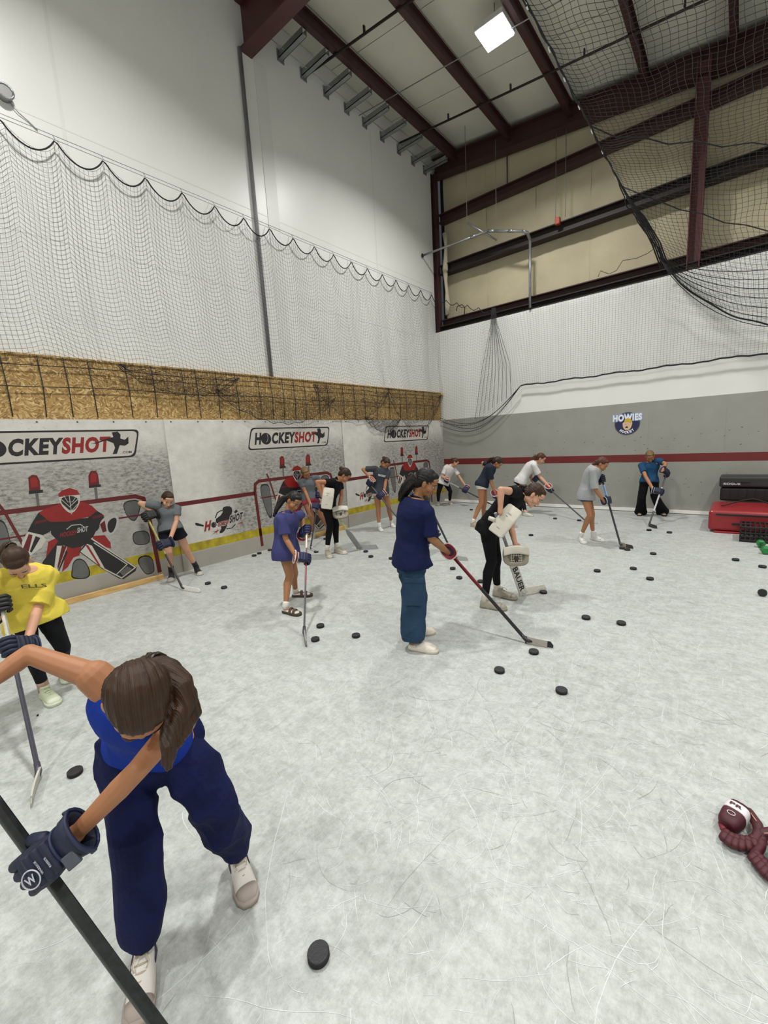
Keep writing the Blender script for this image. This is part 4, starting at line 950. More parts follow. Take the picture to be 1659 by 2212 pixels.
def glove(root, key, G, axis, toward, s=1.0, mirror=False, name='glove', txt=None, long=1.0):
    """G grip point on the shaft, axis along the shaft (thumb side), toward = forearm direction"""
    x = unit(axis); y = unit(Vector(toward)-x*Vector(toward).dot(x)); z = x.cross(y)
    if mirror: z = -z; 
    M = frame(x if not mirror else x, y, z, G, s)     # mirrored hands use a reflected frame
    p = glove_parts(key, GM[key], s, long)
    off = Matrix.Translation((0, 0, 0))
    h = put(name, p['hand'], root, M @ off)
    put('palm', p['palm'], h, M @ off); put('cuff', p['cuff'], h, M @ off); put('trim', p['trim'], h, M @ off); put('thumb', p['thumb'], h, M @ off)
    for f in p['f']: put('finger', f, h, M @ off)
    if txt:
        mb = MB(); 
        for t, xx in ((txt, 1),):
            P0 = M @ Vector((-.050, -.165*long, .014+.0)); 
            def cuffpt(u, v): # u along the girth angle, v along the arm
                th = math.pi*(.5+u); a = .052+.014*v; b_ = .042+.014*v; yv = -.11-.058*v*long
                return M @ Vector(((a+.0035)*math.copysign(abs(math.cos(th))**.8, math.cos(th)), yv, .014+(b_+.0035)*math.copysign(abs(math.sin(th))**.8, math.sin(th))))
            V, F = text_mesh(t, .05, 2); base = []
            for xq, yq in V: base.append(cuffpt(.42-.84*xq if not mirror else -.42+.84*xq, .15+.5*(yq)))
            mb.add(base, F)
        child('lettering', mb.mesh('lettering', GM[key][3]), h)
    return h, M
SHOES = {}
def shoe_parts(kind, c_up, c_sole, c_lace):
    key = 'shoe_%s_%s' % (kind, c_up); X, Z = Vector((1, 0, 0)), Vector((0, 0, 1))
    mu = mat('shoe_'+c_up, c_up, .6, .05, 12, .12, 60); ms = mat('sole_'+c_sole, c_sole, .6, .05, 12); ml = mat('lace_'+c_lace, c_lace, .8, .05, 30)
    def upper():
        mb = MB()
        if kind == 'clog': prof = ((0, .030, .028, .030), (.03, .038, .030, .036), (.08, .040, .030, .038), (.12, .044, .030, .050), (.16, .049, .028, .052), (.20, .051, .024, .044), (.235, .046, .02, .034), (.25, .028, .016, .026))
        elif kind == 'sandal': prof = ((0, .024, .020, .018), (.03, .03, .022, .03), (.08, .03, .022, .036), (.14, .038, .022, .034), (.19, .042, .02, .026), (.225, .036, .017, .018), (.24, .02, .014, .012))
        else: prof = ((0, .026, .028, .048), (.025, .034, .030, .062), (.06, .036, .030, .066), (.10, .038, .028, .060), (.14, .043, .026, .046), (.19, .046, .022, .034), (.23, .041, .02, .026), (.252, .024, .018, .018))
        mb.loft([((0, y, h), X, Z, a, b_) for y, a, h, b_ in prof], 18, e=2.4)
        if kind in ('sneaker', 'hightop'):
            top = .16 if kind == 'hightop' else .105
            mb.loft([((0, .045+.01*k, .05+(top-.05)*k/3), X, Vector((0, 1, 0)), .034-.001*k, .042-.001*k) for k in range(4)], 16)
        m = remesh(mb, 'shoe', mu, .0055, 3); return m
    def sole():
        mb = MB(); out = [(0, -.008), (.022, -.002), (.034, .03), (.034, .09), (.044, .15), (.05, .19), (.046, .235), (.028, .262), (0, .268), (-.026, .26), (-.044, .23), (-.047, .18), (-.04, .13), (-.032, .08), (-.034, .03), (-.022, -.002)]
        h = .03 if kind in ('clog', 'sandal') else .026; n = len(out); V = [(x*1.02, y, 0) for x, y in out]+[(x*1.05, y, h*.6) for x, y in out]+[(x, y, h) for x, y in out]
        F = [tuple(reversed(range(n))), tuple(range(2*n, 3*n))]+[(j*n+k, j*n+(k+1) % n, (j+1)*n+(k+1) % n, (j+1)*n+k) for j in (0, 1) for k in range(n)]
        mb.add(V, F, True); return mb.mesh('sole', ms)
    def lace():
        mb = MB()
        if kind == 'sandal':
            for y, a, h in ((.125, .043, .062), (.18, .047, .052)): mb.loft([((a*math.cos(t), y+.008*math.cos(t), .014+h*math.sin(t)), Vector((0, 1, 0)), Vector((math.cos(t), 0, math.sin(t))), .017, .004) for t in np.linspace(-.15, math.pi+.15, 13)], 6)
        elif kind == 'clog':
            mb.loft([((.048*math.cos(t), .06-.055*math.sin(t), .055), Vector((0, 0, 1)), Vector((math.cos(t), -math.sin(t), 0)), .009, .003) for t in np.linspace(0, math.pi, 12)], 6)
            for q in (-1, 1): mb.ell((.047*q, .065, .056), (.006, .011, .011))
        else:
            for k in range(5): y = .10+.021*k; z = .094-.0105*k; mb.tube([(-.022, y, z-.010), (0, y+.006, z), (.022, y, z-.010)], .003, 6)
            for q in (-1, 1): mb.tube([(0, .10, .1), (.018*q, .112, .102), (.028*q, .13, .088), (.02*q, .145, .078)], .0025, 6)
        return mb.mesh('lace', ml)
    return cached(key+'u', upper), cached(key+'s'+c_sole, sole), cached(key+'l'+c_lace, lace)
SWOOSH = mat('shoe_dark_mark', '2a1f3c', .5, .1, 9)
def shoe(root, kind, heel, toe, s=1.0, cols=('d8d6d0', 'cfcdc6', 'c9c6bd'), lift=0.0, mark=False):
    d = toe-heel; L = d.length; y = unit(d); x = unit(Vector((y.y, -y.x, 0))); z = x.cross(y)
    M = frame(x, y, z, heel, s); u, so, la = shoe_parts(kind, *cols)
    h = put({'clog': 'clog', 'sandal': 'sandal'}.get(kind, 'shoe'), u, root, M)
    put('sole', so, h, M); put({'clog': 'heel_strap', 'sandal': 'strap'}.get(kind, 'lace'), la, h, M)
    if kind in ('sneaker', 'hightop'):
        def cap():
            mb = MB(); X, Z = Vector((1, 0, 0)), Vector((0, 0, 1)); mb.loft([((0, y, h), X, Z, a, b_) for y, a, h, b_ in ((.205, .0465, .023, .0335), (.23, .043, .021, .028), (.254, .026, .019, .020))], 18, e=2.4); return mb.mesh('toe_cap', so.materials[0], True)
        put('toe_cap', cached('cap'+cols[0]+cols[1], cap), h, M)
    if mark:
        for q in (-1, 1):
            mb = MB(); P = [Vector((q*.0345, .055, .060)), Vector((q*.0375, .075, .047)), Vector((q*.041, .11, .042)), Vector((q*.034, .06, .090))]
            mb.tube([P[3], P[0], P[1], P[2]], [.001, .004, .006, .0015], 8); put('side_mark', mb.mesh('side_mark', SWOOSH), h, M)
    if kind == 'clog':
        def holes():
            mb = MB()
            for a, b_ in ((-.02, .155), (0, .16), (.02, .155), (-.03, .18), (-.01, .185), (.01, .185), (.03, .18), (-.02, .205), (0, .21), (.02, .205)): mb.ell((a, b_, .0755-(b_-.155)*.24-abs(a)*.22), (.0042, .0042, .002), n=8, m=5)
            return mb.mesh('vent_holes', mat('hole_grey', '6e695f', .7, .05, 5))
        put('vent_holes', cached('holes', holes), h, M)
    return h, M

GLOVES = {}
def onplane(g0, px, py, d=0):
    n_ = Vector((g0[0]-CAM.x, g0[1]-CAM.y, 0)).normalized(); r = ray(px, py); return CAM+r*(((Vector(g0)-CAM).dot(n_)+d)/r.dot(n_))
def person(name_label, J, base, s=.95, skin='tan', hair='dkbrown', hstyle='pony', top=None, bottom=None, shoes=None, vox=.008, feet=None, lean=.03, stick=None, hands=None, hairpath=None, detail=False, headscale=1.0, group='girls practising stickhandling', arm=1.0):
    """J: joints as (px, py, offset from the person's upright plane) or a Vector"""
    g0 = Vector(base); nrm = Vector((g0.x-CAM.x, g0.y-CAM.y, 0)).normalized()
    def jp(v):
        if isinstance(v, Vector): return v.copy()
        a, b_ = v[0], v[1]; d_ = v[2] if len(v) > 2 else 0
        r = ray(a, b_); t = ((g0-CAM).dot(nrm)+d_)/r.dot(nrm); return CAM+r*t
    K_ = {k: jp(v) for k, v in J.items()}
    root = empty('person', (g0.x, g0.y, 0)); tag(root, name_label, 'person', group)
    sk = {}; sk['P'] = (K_['HL']+K_['HR'])/2; sk['N'] = K_.get('N') or (K_['SL']+K_['SR'])/2
    sk['hipv'] = unit(K_['HR']-K_['HL']); sk['shv'] = unit(K_['SR']-K_['SL'])
    P, Nk = sk['P'], sk['N']; mid_sh = (K_['SL']+K_['SR'])/2
    # make hips and shoulders human width about their centres
    hw_, sw_ = .080*s, .160*s
    hipc, shc = P, mid_sh; K_['HR'] = hipc+sk['hipv']*hw_; K_['HL'] = hipc-sk['hipv']*hw_
    if detail != 'keep': K_['SR'] = shc+sk['shv']*sw_; K_['SL'] = shc-sk['shv']*sw_
    spine = unit(Nk-P); fr = spine.cross(sk['shv']); F = K_['F']-K_['H']
    if fr.dot(F) < 0: fr = -fr
    sk['fr'] = fr; sk['spine_c'] = (P+Nk)/2-fr*lean
    # feet
    ft = {}
    for side in 'RL':
        hp, tp = feet[side][:2]; lz = feet[side][2] if len(feet[side]) > 2 else 0.0
        h_ = at(hp[0], hp[1], Z=0.0+lz); t_ = at(tp[0], tp[1], Z=.0)
        if h_.x < .12: h_.x = .12
        if t_.x < .12: t_.x = .12
        y = unit(t_-h_); ft[side] = (h_+Vector((0, 0, .001)), y)
        up_ = Vector((0, 0, 1)) if lz == 0 else unit(Vector((0, 0, 1))-y*y.z)
        K_['A'+side] = h_+y*.045*s+up_*.095*s
    # stick line
    st = None
    if stick:
        T0 = jp(stick['top']); Hl = at(stick['heel'][0], stick['heel'][1], Z=.03) if not isinstance(stick['heel'], Vector) else stick['heel']
        st = (T0, Hl)
    grip = {}
    def near_px(px):
        best = None
        for k in range(0, 201):
            q = k/200; p = T_+(H_-T_)*q; d = (project(p)-Vector((px[0], px[1]))).length if len(px) > 1 else 0
            if best is None or d < best[0]: best = (d, q)
        return best[1]
    if st: T_, H_ = st
    hands = hands or {}
    for side, hd in hands.items():
        E_, W_ = K_['E'+side], K_['W'+side]
        if hd.get('px') and st:
            q = near_px(hd['px']) if not isinstance(hd['px'], float) else hd['px']; q = min(max(q, .035), .95)
            G = T_+(H_-T_)*q; ax = unit(T_-H_)
            tw = unit(G-E_); tw2 = unit(tw-ax*tw.dot(ax)); tw2 = unit(tw2*.85+tw*.15)
            grip[side] = (G, ax, tw2); K_['W'+side] = G-tw2*.115*s
    sk['K'] = K_
    for side in 'RL':
        print('%-10s %s upper %.2f fore %.2f thigh %.2f shin %.2f' % (name_label[:10], side, (K_['E'+side]-K_['S'+side]).length, (K_['W'+side]-K_['E'+side]).length, (K_['K'+side]-K_['H'+side]).length, (K_['A'+side]-K_['K'+side]).length), end=' | ')
    print('torso %.2f neck-head %.2f height %.2f' % ((Nk-P).length, (K_['H']-Nk).length, K_['H'].z))
    # head frame
    hs = s*1.02*headscale; f = unit(F); u_ = unit((K_['H']-Nk)-f*(K_['H']-Nk).dot(f)); r_ = f.cross(u_); HM = frame(r_, f, u_, K_['H'], hs)
    body = MB()
    hm = head_meshes(s, 0); xf(hm, HM); body.add(hm.v, hm.f, True)
    neck_lo = Nk+spine*.0; chinback = HM @ Vector((0, -.02, -.06))
    body.capsule(neck_lo-spine*.02*s, .056*s, (neck_lo+chinback)/2, .047*s); body.capsule((neck_lo+chinback)/2, .047*s, chinback, .046*s)
    body.loft(body_rings(sk, s, lo=-.12, hi=1.05), 20, e=2.3)
    for side in 'RL': body.ell(K_['H'+side]-fr*.032*s, (.080*s, .080*s, .080*s))
    for side in 'RL':
        Sd, E_, W_, H_j, Kn, A = (K_[c+side] for c in ('S', 'E', 'W', 'H', 'K', 'A'))
        body.capsule(Sd*.75+Nk*.25-spine*.02*s, .056*s, Sd, .052*s)
        um = Sd.lerp(E_, .35); s0 = s; s = s*arm; body.capsule(Sd, .050*s, um, .043*s); body.capsule(um, .043*s, E_, .034*s)
        fm = E_.lerp(W_, .3); body.capsule(E_, .034*s, fm, .036*s); body.capsule(fm, .036*s, W_, .025*s); s = s0
        hipj = H_j-spine*.01; tm = H_j.lerp(Kn, .35)
        body.capsule(hipj, .082*s, tm, .073*s); body.capsule(tm, .073*s, Kn, .050*s)
        shn = unit(A-Kn); back = unit(shn.cross(sk['hipv'])); fwdv = ft[side][1]; back = -fwdv+shn*fwdv.dot(shn)
        cm = Kn.lerp(A, .3)+unit(back)*.016*s; body.capsule(Kn, .050*s, cm, .051*s); body.capsule(cm, .051*s, Kn.lerp(A, .8), .033*s); body.capsule(Kn.lerp(A, .8), .033*s, A, .034*s)
        h_, y = ft[side]; body.capsule(h_+y*.05*s+Vector((0, 0, .045)), .026*s, h_+y*.17*s+Vector((0, 0, .034)), .022*s)
        hd = hands.get(side, {})
        if hd.get('bare'):   # bare hand: palm, four fingers, thumb
            hx = unit(W_-E_); sx_ = unit(hx.cross(nrm)); 
            body.capsule(W_, .026*s, W_+hx*.03, .03*s); body.loft([(W_+hx*(.01+.022*k), sx_, hx.cross(sx_), .026*s+.004*k, .014*s) for k in range(4)], 12)
            for i in range(4):
                b0 = W_+hx*.075+sx_*(-.028+.0185*i); l = (.055, .066, .062, .048)[i]; cd = hx.cross(sx_)
                body.capsule(b0, .0092, b0+hx*l*.5, .0085, 8); body.capsule(b0+hx*l*.5, .0085, b0+hx*l*.85+cd*.02, .0075, 8)
            body.capsule(W_+hx*.02+sx_*.028, .011, W_+hx*.055+sx_*.052, .0095, 8); body.capsule(W_+hx*.055+sx_*.052, .0095, W_+hx*.085+sx_*.05, .008, 8)
        else: body.capsule(W_, .026*s, W_+unit(W_-E_)*.05, .028*s)
    child('body', remesh(body, 'body', SKIN[skin], vox*.62 if detail else vox*.8, 5 if detail else 3), root)
    face_parts(root, HM)
    # hair
    hm_ = HAIR[hair]; hb = MB(); sub = MB()
    sub.ell((0, -.020, .043), (.0775, .094, .080)); sub.ell((0, -.055, -.005), (.070, .052, .075)); sub.ell((.049, -.034, .022), (.030, .054, .052)); sub.ell((-.049, -.034, .022), (.030, .054, .052))
    sub.ell((0, .030, .080), (.058, .044, .030))
    xf(sub, HM); hb.add(sub.v, sub.f, True)
    if hstyle in ('pony', 'low', 'long', 'loose'):
        path = [HM @ Vector(p) if not isinstance(p, Vector) else p for p in (hairpath or [(0, -.10, .02), (0, -.135, -.02), (0, -.13, -.10), (0, -.11, -.19), (0, -.10, -.25)])]
        m = len(path); rad = [(.030, .034, .034, .030, .024, .018, .010)[min(k+(0 if m > 5 else (1 if k > 2 else 0)), 6)]*hs*(1.25 if hstyle in ('long', 'loose') else 1.0) for k in range(m)]
        if m == 4: rad = [r*hs for r in ((.03, .036, .028, .008) if hstyle != 'long' else (.045, .055, .045, .015))]
        hb.tube(path, rad, 12, side=r_)
        g = random.Random(len(name_label)); 
        for k in range(7 if not detail else 22):
            o_ = [g.uniform(-.6, .6), g.uniform(-.6, .6)]; sd_ = r_; ph = g.uniform(0, 6)
            pp_ = [p+sd_*(o_[0]*rad[i]*1.5+.006*math.sin(ph+i*1.6))+f*(o_[1]*rad[i]*1.4+.006*math.cos(ph+i*1.9)) for i, p in enumerate(path)]
            hb.tube(pp_, [max(.004, r*.42) for r in rad], 8, side=r_)
    elif hstyle == 'bun':
        hb.ell(HM @ Vector((0, -.118, .03)), (.036*hs, .036*hs, .036*hs))
    hme = remesh(hb, 'hair', hm_, .0042 if detail else .007, 2)
    n_ = len(hme.vertices); Pp = np.empty(n_*3); hme.vertices.foreach_get('co', Pp); Pp = Pp.reshape(-1, 3); Nn = np.empty(n_*3); hme.vertices.foreach_get('normal', Nn); Nn = Nn.reshape(-1, 3)
    Mi = np.array(HM.inverted()); Lc = Pp@Mi[:3, :3].T+Mi[:3, 3]; ang = np.arctan2(Lc[:, 0], Lc[:, 2]+.03); tail = np.clip((-Lc[:, 1]-.10)/.03, 0, 1)
    u1 = ang*13*(1-tail)+Lc[:, 0]*150*tail; along = Lc[:, 1]*8*(1-tail)+Lc[:, 2]*8*tail
    dsp = .0011*np.sin(u1*2.6+1.3*np.sin(along*1.1))+.0007*np.sin(u1*5.1+along)
    if detail: Pp = Pp+Nn*dsp[:, None]*1.3; hme.vertices.foreach_set('co', Pp.ravel()); hme.update()
    at_ = hme.attributes.new('flow', 'FLOAT_VECTOR', 'POINT'); at_.data.foreach_set('vector', np.stack([u1*1.5, along*.35, u1*0], 1).ravel())
    child('hair', hme, root)
    if hstyle in ('pony', 'long', 'low'):
        d_ = unit(path[1]-path[0]); p0 = path[0]+d_*.012; child('hair_tie', MB().tube([p0, p0+d_*.016], rad[0]*1.25, 12).mesh('hair_tie', EYE_D), root)
    # ---- clothing
    def sleeve(mb, side, frac, r0, r1, gap=0):
        Sd, E_, W_ = K_['S'+side], K_['E'+side], K_['W'+side]
        if frac <= 1: end = Sd.lerp(E_, frac); mb.capsule(Nk.lerp(Sd, .7), .066*s, Sd, r0); mb.tube([Sd.lerp(end, t) for t in (0, .33, .66, 1)], [r0, r0*.97+(r1-r0)*.3, r0+(r1-r0)*.7, r1], 16)
        else:
            end = E_.lerp(W_, frac-1); mb.capsule(Nk.lerp(Sd, .7), .066*s, Sd, r0); mb.capsule(Sd, r0, E_, (r0+r1)/2); mb.tube([E_, E_.lerp(end, .5), end], [(r0+r1)/2, r1, r1], 16)
    if top:
        kind, m, ops = top; tb = MB(); lo = ops.get('lo', -.12); ex = ops.get('loose', .018)
        fl = ops.get('flare', 0.0)
        rg = body_rings(sk, s, lo=lo, hi=1.04, extra=ex*s, n=12)
        rg = [(c, a1, a2, a+fl*max(0, 1-i/6), b_+fl*max(0, 1-i/6)) for i, (c, a1, a2, a, b_) in enumerate(rg)]
        tb.loft(rg, 24, e=2.3)
        if lo < .05:
            for side in 'RL': tb.ell(K_['H'+side]-fr*.044*s, (.096*s, .096*s, .096*s))
        if kind == 'tee':
            for side in 'RL': sleeve(tb, side, ops.get('sleeve', .72), .062*s, ops.get('sr', .062)*s)
            tb.capsule(Nk-spine*.02, .062*s, Nk+spine*.022*s, .056*s)
        else:
            for side in 'RL': tb.capsule(Nk.lerp(K_['S'+side], .35), .05*s, Nk.lerp(K_['S'+side], .6)-spine*.03, .05*s)
        child('shirt' if kind == 'tee' else 'tank_top', remesh(tb, 'top', m, vox*.9, 4, fold=ops.get('fold', .0035), fk=ops.get('fk', 13), seed=len(name_label)), root)
        if kind == 'tee' and detail:
            c_ = Nk+spine*.032*s; nb = MB(); sd_ = sk['shv']; nb.tube([c_+sd_*.056*s*math.cos(t)+fr*.05*s*math.sin(t)-spine*.012*math.sin(t) for t in np.linspace(0, 2*math.pi, 25)], .006, 8); child('collar', nb.mesh('collar', m, True), root)
    if bottom:
        kind, m, ops = bottom; pb_ = MB(); ex = ops.get('ex', .012)
        pb_.loft(body_rings(sk, s, lo=-.16, hi=ops.get('waist', .2), extra=ex*s, n=8), 24, e=2.3)
        for side in 'RL': pb_.ell(K_['H'+side]-fr*.040*s-spine*.01, (.088*s, .088*s, .088*s))
        for side in 'RL':
            H_j, Kn, A = K_['H'+side], K_['K'+side], K_['A'+side]
            if kind == 'shorts':
                fq = ops.get('len', .38); e_ = H_j.lerp(Kn, fq); pb_.capsule(H_j, .089*s, H_j.lerp(Kn, .1), .090*s); pb_.tube([H_j, H_j.lerp(e_, .5), e_], [.091*s, .093*s, .093*s+ops.get('wide', 0)], 18)
            elif kind == 'leggings':
                fwdv = ft[side][1]; shn = unit(A-Kn); cm = Kn.lerp(A, .3)-unit(fwdv-shn*fwdv.dot(shn))*.016*s; en = Kn.lerp(A, ops.get('len', .9))
                pb_.capsule(H_j, .087*s, H_j.lerp(Kn, .35), .078*s); pb_.capsule(H_j.lerp(Kn, .35), .078*s, Kn, .055*s); pb_.capsule(Kn, .055*s, cm, .055*s); pb_.tube([cm, cm.lerp(en, .6), en], [.055*s, .043*s, .039*s], 16)
            else:
                w0, w1, w2, w3 = ops['w']; en = Kn.lerp(A, ops.get('len', .95)); pb_.capsule(H_j, .089*s, H_j.lerp(Kn, .3), min(w0, .1)*s)
                pb_.tube([H_j, H_j.lerp(Kn, .3), H_j.lerp(Kn, .65), Kn, Kn.lerp(en, .35), Kn.lerp(en, .7), Kn.lerp(en, .9), en], [.091*s, w0*s, (w0+w1)/2*s, w1*s, (w1*2+w2)/3*s, w2*s, (w2+w3)/2*s, w3*s], 20)
        child({'shorts': 'shorts', 'leggings': 'leggings'}.get(kind, 'trousers'), remesh(pb_, 'bottom', m, vox*.9, 4, fold=ops.get('fold', .003), fk=ops.get('fk', 12), seed=5+len(name_label)), root)
    # shoes, socks
    sh = shoes or {}
    for side in 'RL':
        h_, y = ft[side]; A = K_['A'+side]
        o, M = shoe(root, sh.get('kind', 'sneaker'), h_, h_+y*.25, s*sh.get('scale', .93), sh.get('cols', ('d8d6d0', 'cfcdc6', 'c9c6bd')), mark=sh.get('mark', False))
        if sh.get('sock'):
            Kn = K_['K'+side]; top_ = A.lerp(Kn, sh.get('sockh', .16)); mb = MB(); mb.tube([A-Vector((0, 0, .04))*s, A, A.lerp(top_, .5), top_], [.038*s, .040*s, .0385*s, .040*s], 14)
            if sh['kind'] == 'sandal': mb2 = mb
            child('sock', mb.mesh('sock', mat('sock_'+sh['sock'], sh['sock'], .9, .05, 20, .2, 80), True), root)
    # stick
    so = None
    if st:
        so = make_stick(stick, T_, H_, s)
    for side, hd in hands.items():
        if side in grip:
            G, ax, tw = grip[side]
            out = ax.cross(tw); mir = False
            want = Vector(hd['back']) if hd.get('back') else (CAM-G)
            flip = out.dot(want) < 0
            if hd.get('thumbdown'): ax = -ax; flip = not flip
            GLOVES[side] = glove(root, hd['g'], G-unit((-1 if flip else 1)*ax.cross(tw))*.010*s*0, ax, tw, s*hd.get('scale', 1.08), mirror=flip, txt=hd.get('txt'), long=hd.get('long', .72))
    return root, K_, sk, HM, (T_, H_) if st else None

def make_stick(d, T_, H_, s):
    lab = d['label']; root = empty('hockey_stick', H_); tag(root, lab, 'hockey stick', 'hockey sticks held by the girls')
    ax = unit(H_-T_); toe = at(d['toe'][0], d['toe'][1], Z=.03) if not isinstance(d['toe'], Vector) else d['toe']
    bd = toe-H_; bd.z = 0; bl = min(max(bd.length, .22), .34) if not d.get('goalie') else min(max(bd.length, .3), .42); bd = unit(bd)
    sd = unit(ax.cross(bd)) if ax.cross(bd).length > .05 else unit(ax.cross(Vector((0, 0, 1)))); wide = sd.cross(ax)
    def seg(nm, q0, q1, w, t, m, lb=None):
        a, b_ = T_+(H_-T_)*q0, T_+(H_-T_)*q1; mb = MB(); mb.loft([(a, wide, sd, w, t), (a+(b_-a)*.02, wide, sd, w, t), (b_-(b_-a)*.02, wide, sd, w, t), (b_, wide, sd, w, t)], 12, e=5, smooth=False)
        o = child(nm, mb.mesh(nm, m, False), root); 
        if lb: o['label'] = lb
    cs = d['shaft']       # list of (q0,q1,colour)
    if d.get('goalie'):
        q = d['goalie']
        seg('shaft', 0.0, q-.02, .0145, .0115, mat('stick_'+cs[0][2], cs[0][2], .4, .12, 20))
        mb = MB(); a = T_+(H_-T_)*q; mb.loft([(a-ax*.05, wide, sd, .016, .012), (a, wide, sd, .03, .0125), (a+ax*.06, wide, sd, .044, .0125), (H_-ax*.02, wide, sd, .047, .0125), (H_, wide, sd, .050, .0125)], 12, e=6, smooth=False)
        child('paddle', mb.mesh('paddle', mat('stick_'+d['pad'], d['pad'], .4, .06, 12), False), root)
        if d.get('txt'):
            L = (H_-a).length; side_ = sd if sd.dot(CAM-H_) > 0 else -sd; lx = ax; wv = side_.cross(lx); mb = MB()
            c0 = a+ax*(L*.30)+side_*.0135; put_text(mb, d['txt'], c0-wv*.030, c0-wv*.030+lx*L*.62, c0+wv*.030, .03); child('lettering', mb.mesh('lettering', K), root)
    else:
        for q0, q1, c in cs: seg('grip_tape' if q0 == 0 and len(cs) > 1 else 'shaft', q0, q1, .0138, .0095, mat('stick_'+c, c, .35, .2, 30, c2=None))
        mb = MB(); mb.tube([T_-ax*.012, T_+ax*.02], .0175, 12); child('butt_knob', mb.mesh('butt_knob', mat('stick_'+cs[0][2], cs[0][2], .4, .1, 20)), root)
    # blade: curved plate standing on the ice
    hgt = (.085 if d.get('goalie') else .060); n = 12; cv = unit(Vector((0, 0, 1)).cross(bd)); c0 = Vector((H_.x, H_.y, .0))
    def plate(q0, q1, grow, m, nm):
        V = []; F = []; k = 10
        for i in range(k+1):
            q = q0+(q1-q0)*i/k; p = c0+bd*(bl*q-.01)+cv*(.022*q*q); rise = .004+.010*max(0, q-.6); hh = hgt*(1-.10*q)*(1 if q < .93 else 1-.5*((q-.93)/.07)**2); th = .0055*(1-.3*q)+grow
            lean_ = cv*.008
            for zz, tt in ((rise, th), (hh*.5, th*1.1), (hh, th*.8)): V.append(p+Vector((0, 0, zz+ (grow if zz > rise else -grow*.5)))+lean_*(zz/hgt)+cv*tt)
            for zz, tt in ((hh, th*.8), (hh*.5, th*1.1), (rise, th)): V.append(p+Vector((0, 0, zz+(grow if zz > rise else -grow*.5)))+lean_*(zz/hgt)-cv*tt)
        for i in range(k):
            for j in range(6): F.append((i*6+j, (i+1)*6+j, (i+1)*6+(j+1) % 6, i*6+(j+1) % 6))
        F.append(tuple(reversed(range(6)))); F.append(tuple(k*6+j for j in range(6))); mb = MB(); mb.add(V, F, False); return child(nm, mb.mesh(nm, m, False), root)
    plate(0, 1, 0, mat('stick_'+d.get('blade', '1b1b1e'), d.get('blade', '1b1b1e'), .45, .1, 20), 'blade')
    mb = MB(); mb.tube([H_-ax*.06, H_-ax*.01, c0+bd*.02+Vector((0, 0, hgt*.5)), c0+bd*.05+Vector((0, 0, hgt*.5))], [.015, .017, .016, .006], 10, side=wide); child('hosel', mb.mesh('hosel', mat('stick_'+d.get('hosel', cs[-1][2]), d.get('hosel', cs[-1][2]), .45, .1, 20)), root)
    if d.get('tape'): plate(*d.get('tapeq', (.12, .93)), .0012, mat('tape_'+d['tape'], d['tape'], .8, .06, 30, .2, 80), 'blade_tape')
    return root
# ---- the cast
navyT = cloth('navy_tee', '10193f'); denim = cloth('denim', '263f57', noise=.16, scale=5, bump=.35, bscale=70)
# P13: standing woman in navy shirt
root, K_, sk, HM, stk = person('person in navy T-shirt and wide denim cargo trousers, standing in the centre', dict(
    H=(921, 1043, 0), F=(956, 1062, -.02), N=(899, 1082, .02), SR=(924, 1107, -.12), SL=(894, 1102, .16), ER=(931, 1163, -.12), WR=(958, 1183, -.05), EL=(912, 1160, .26), WL=(930, 1160, .2),
    HR=(896, 1215, -.1), HL=(882, 1213, .1), KR=(893, 1300, -.10), KL=(898, 1292, .10)), (4.32, -7.28, 0), s=.96, skin='deep', hair='black', hstyle='long',
    hairpath=[(0, -.08, .02), (0, -.115, -.04), (0, -.13, -.11), (0, -.13, -.19), (0, -.12, -.25)],
    top=('tee', navyT, dict(lo=-.03, loose=.042, sleeve=.90, sr=.072, flare=.018, fold=.010)), bottom=('pants', denim, dict(w=(.105, .108, .112, .098), len=1.0, fold=.010, fk=12, waist=.12)),
    feet={'R': ((884, 1402), (940, 1409)), 'L': ((882, 1374), (938, 1367))}, shoes=dict(kind='clog', cols=('d9d2c6', 'cfc7ba', 'd2cabd'), scale=1.0), vox=.006, detail=True,
    stick=dict(top=(925, 1141, .24), heel=(1137, 1383), toe=(1196, 1397), label='long stick with red shaft and grey taped blade, held by navy-shirt woman', shaft=[(0, .16, '1b1b20'), (.16, .55, '6e1420'), (.55, 1, '1b1a1e')], tape='9c958c', tapeq=(.06, .80), blade='17171c'),
    hands={'R': dict(px=(970, 1192), g='team', txt='BAUER', scale=1.12), 'L': dict(px=.05, g='team')})
# cargo pocket on the near leg
a = K_['HR'].lerp(K_['KR'], .62); out = unit(CAM-a); out.z = 0; out = unit(out); lg = unit(K_['KR']-K_['HR']); sx_ = lg.cross(out)
mb = MB(); c0 = a+out*.110; mb.box((-.075, -.10, -.008), (.075, .12, .010), frame(sx_, lg, out, c0)); po = child('cargo_pocket', mb.mesh('cargo_pocket', denim), root); bevel(po, .007)
mb = MB(); mb.box((-.082, -.115, .004), (.082, -.072, .016), frame(sx_, lg, out, c0)); bevel(child('pocket_flap', mb.mesh('pocket_flap', denim), po), .005)

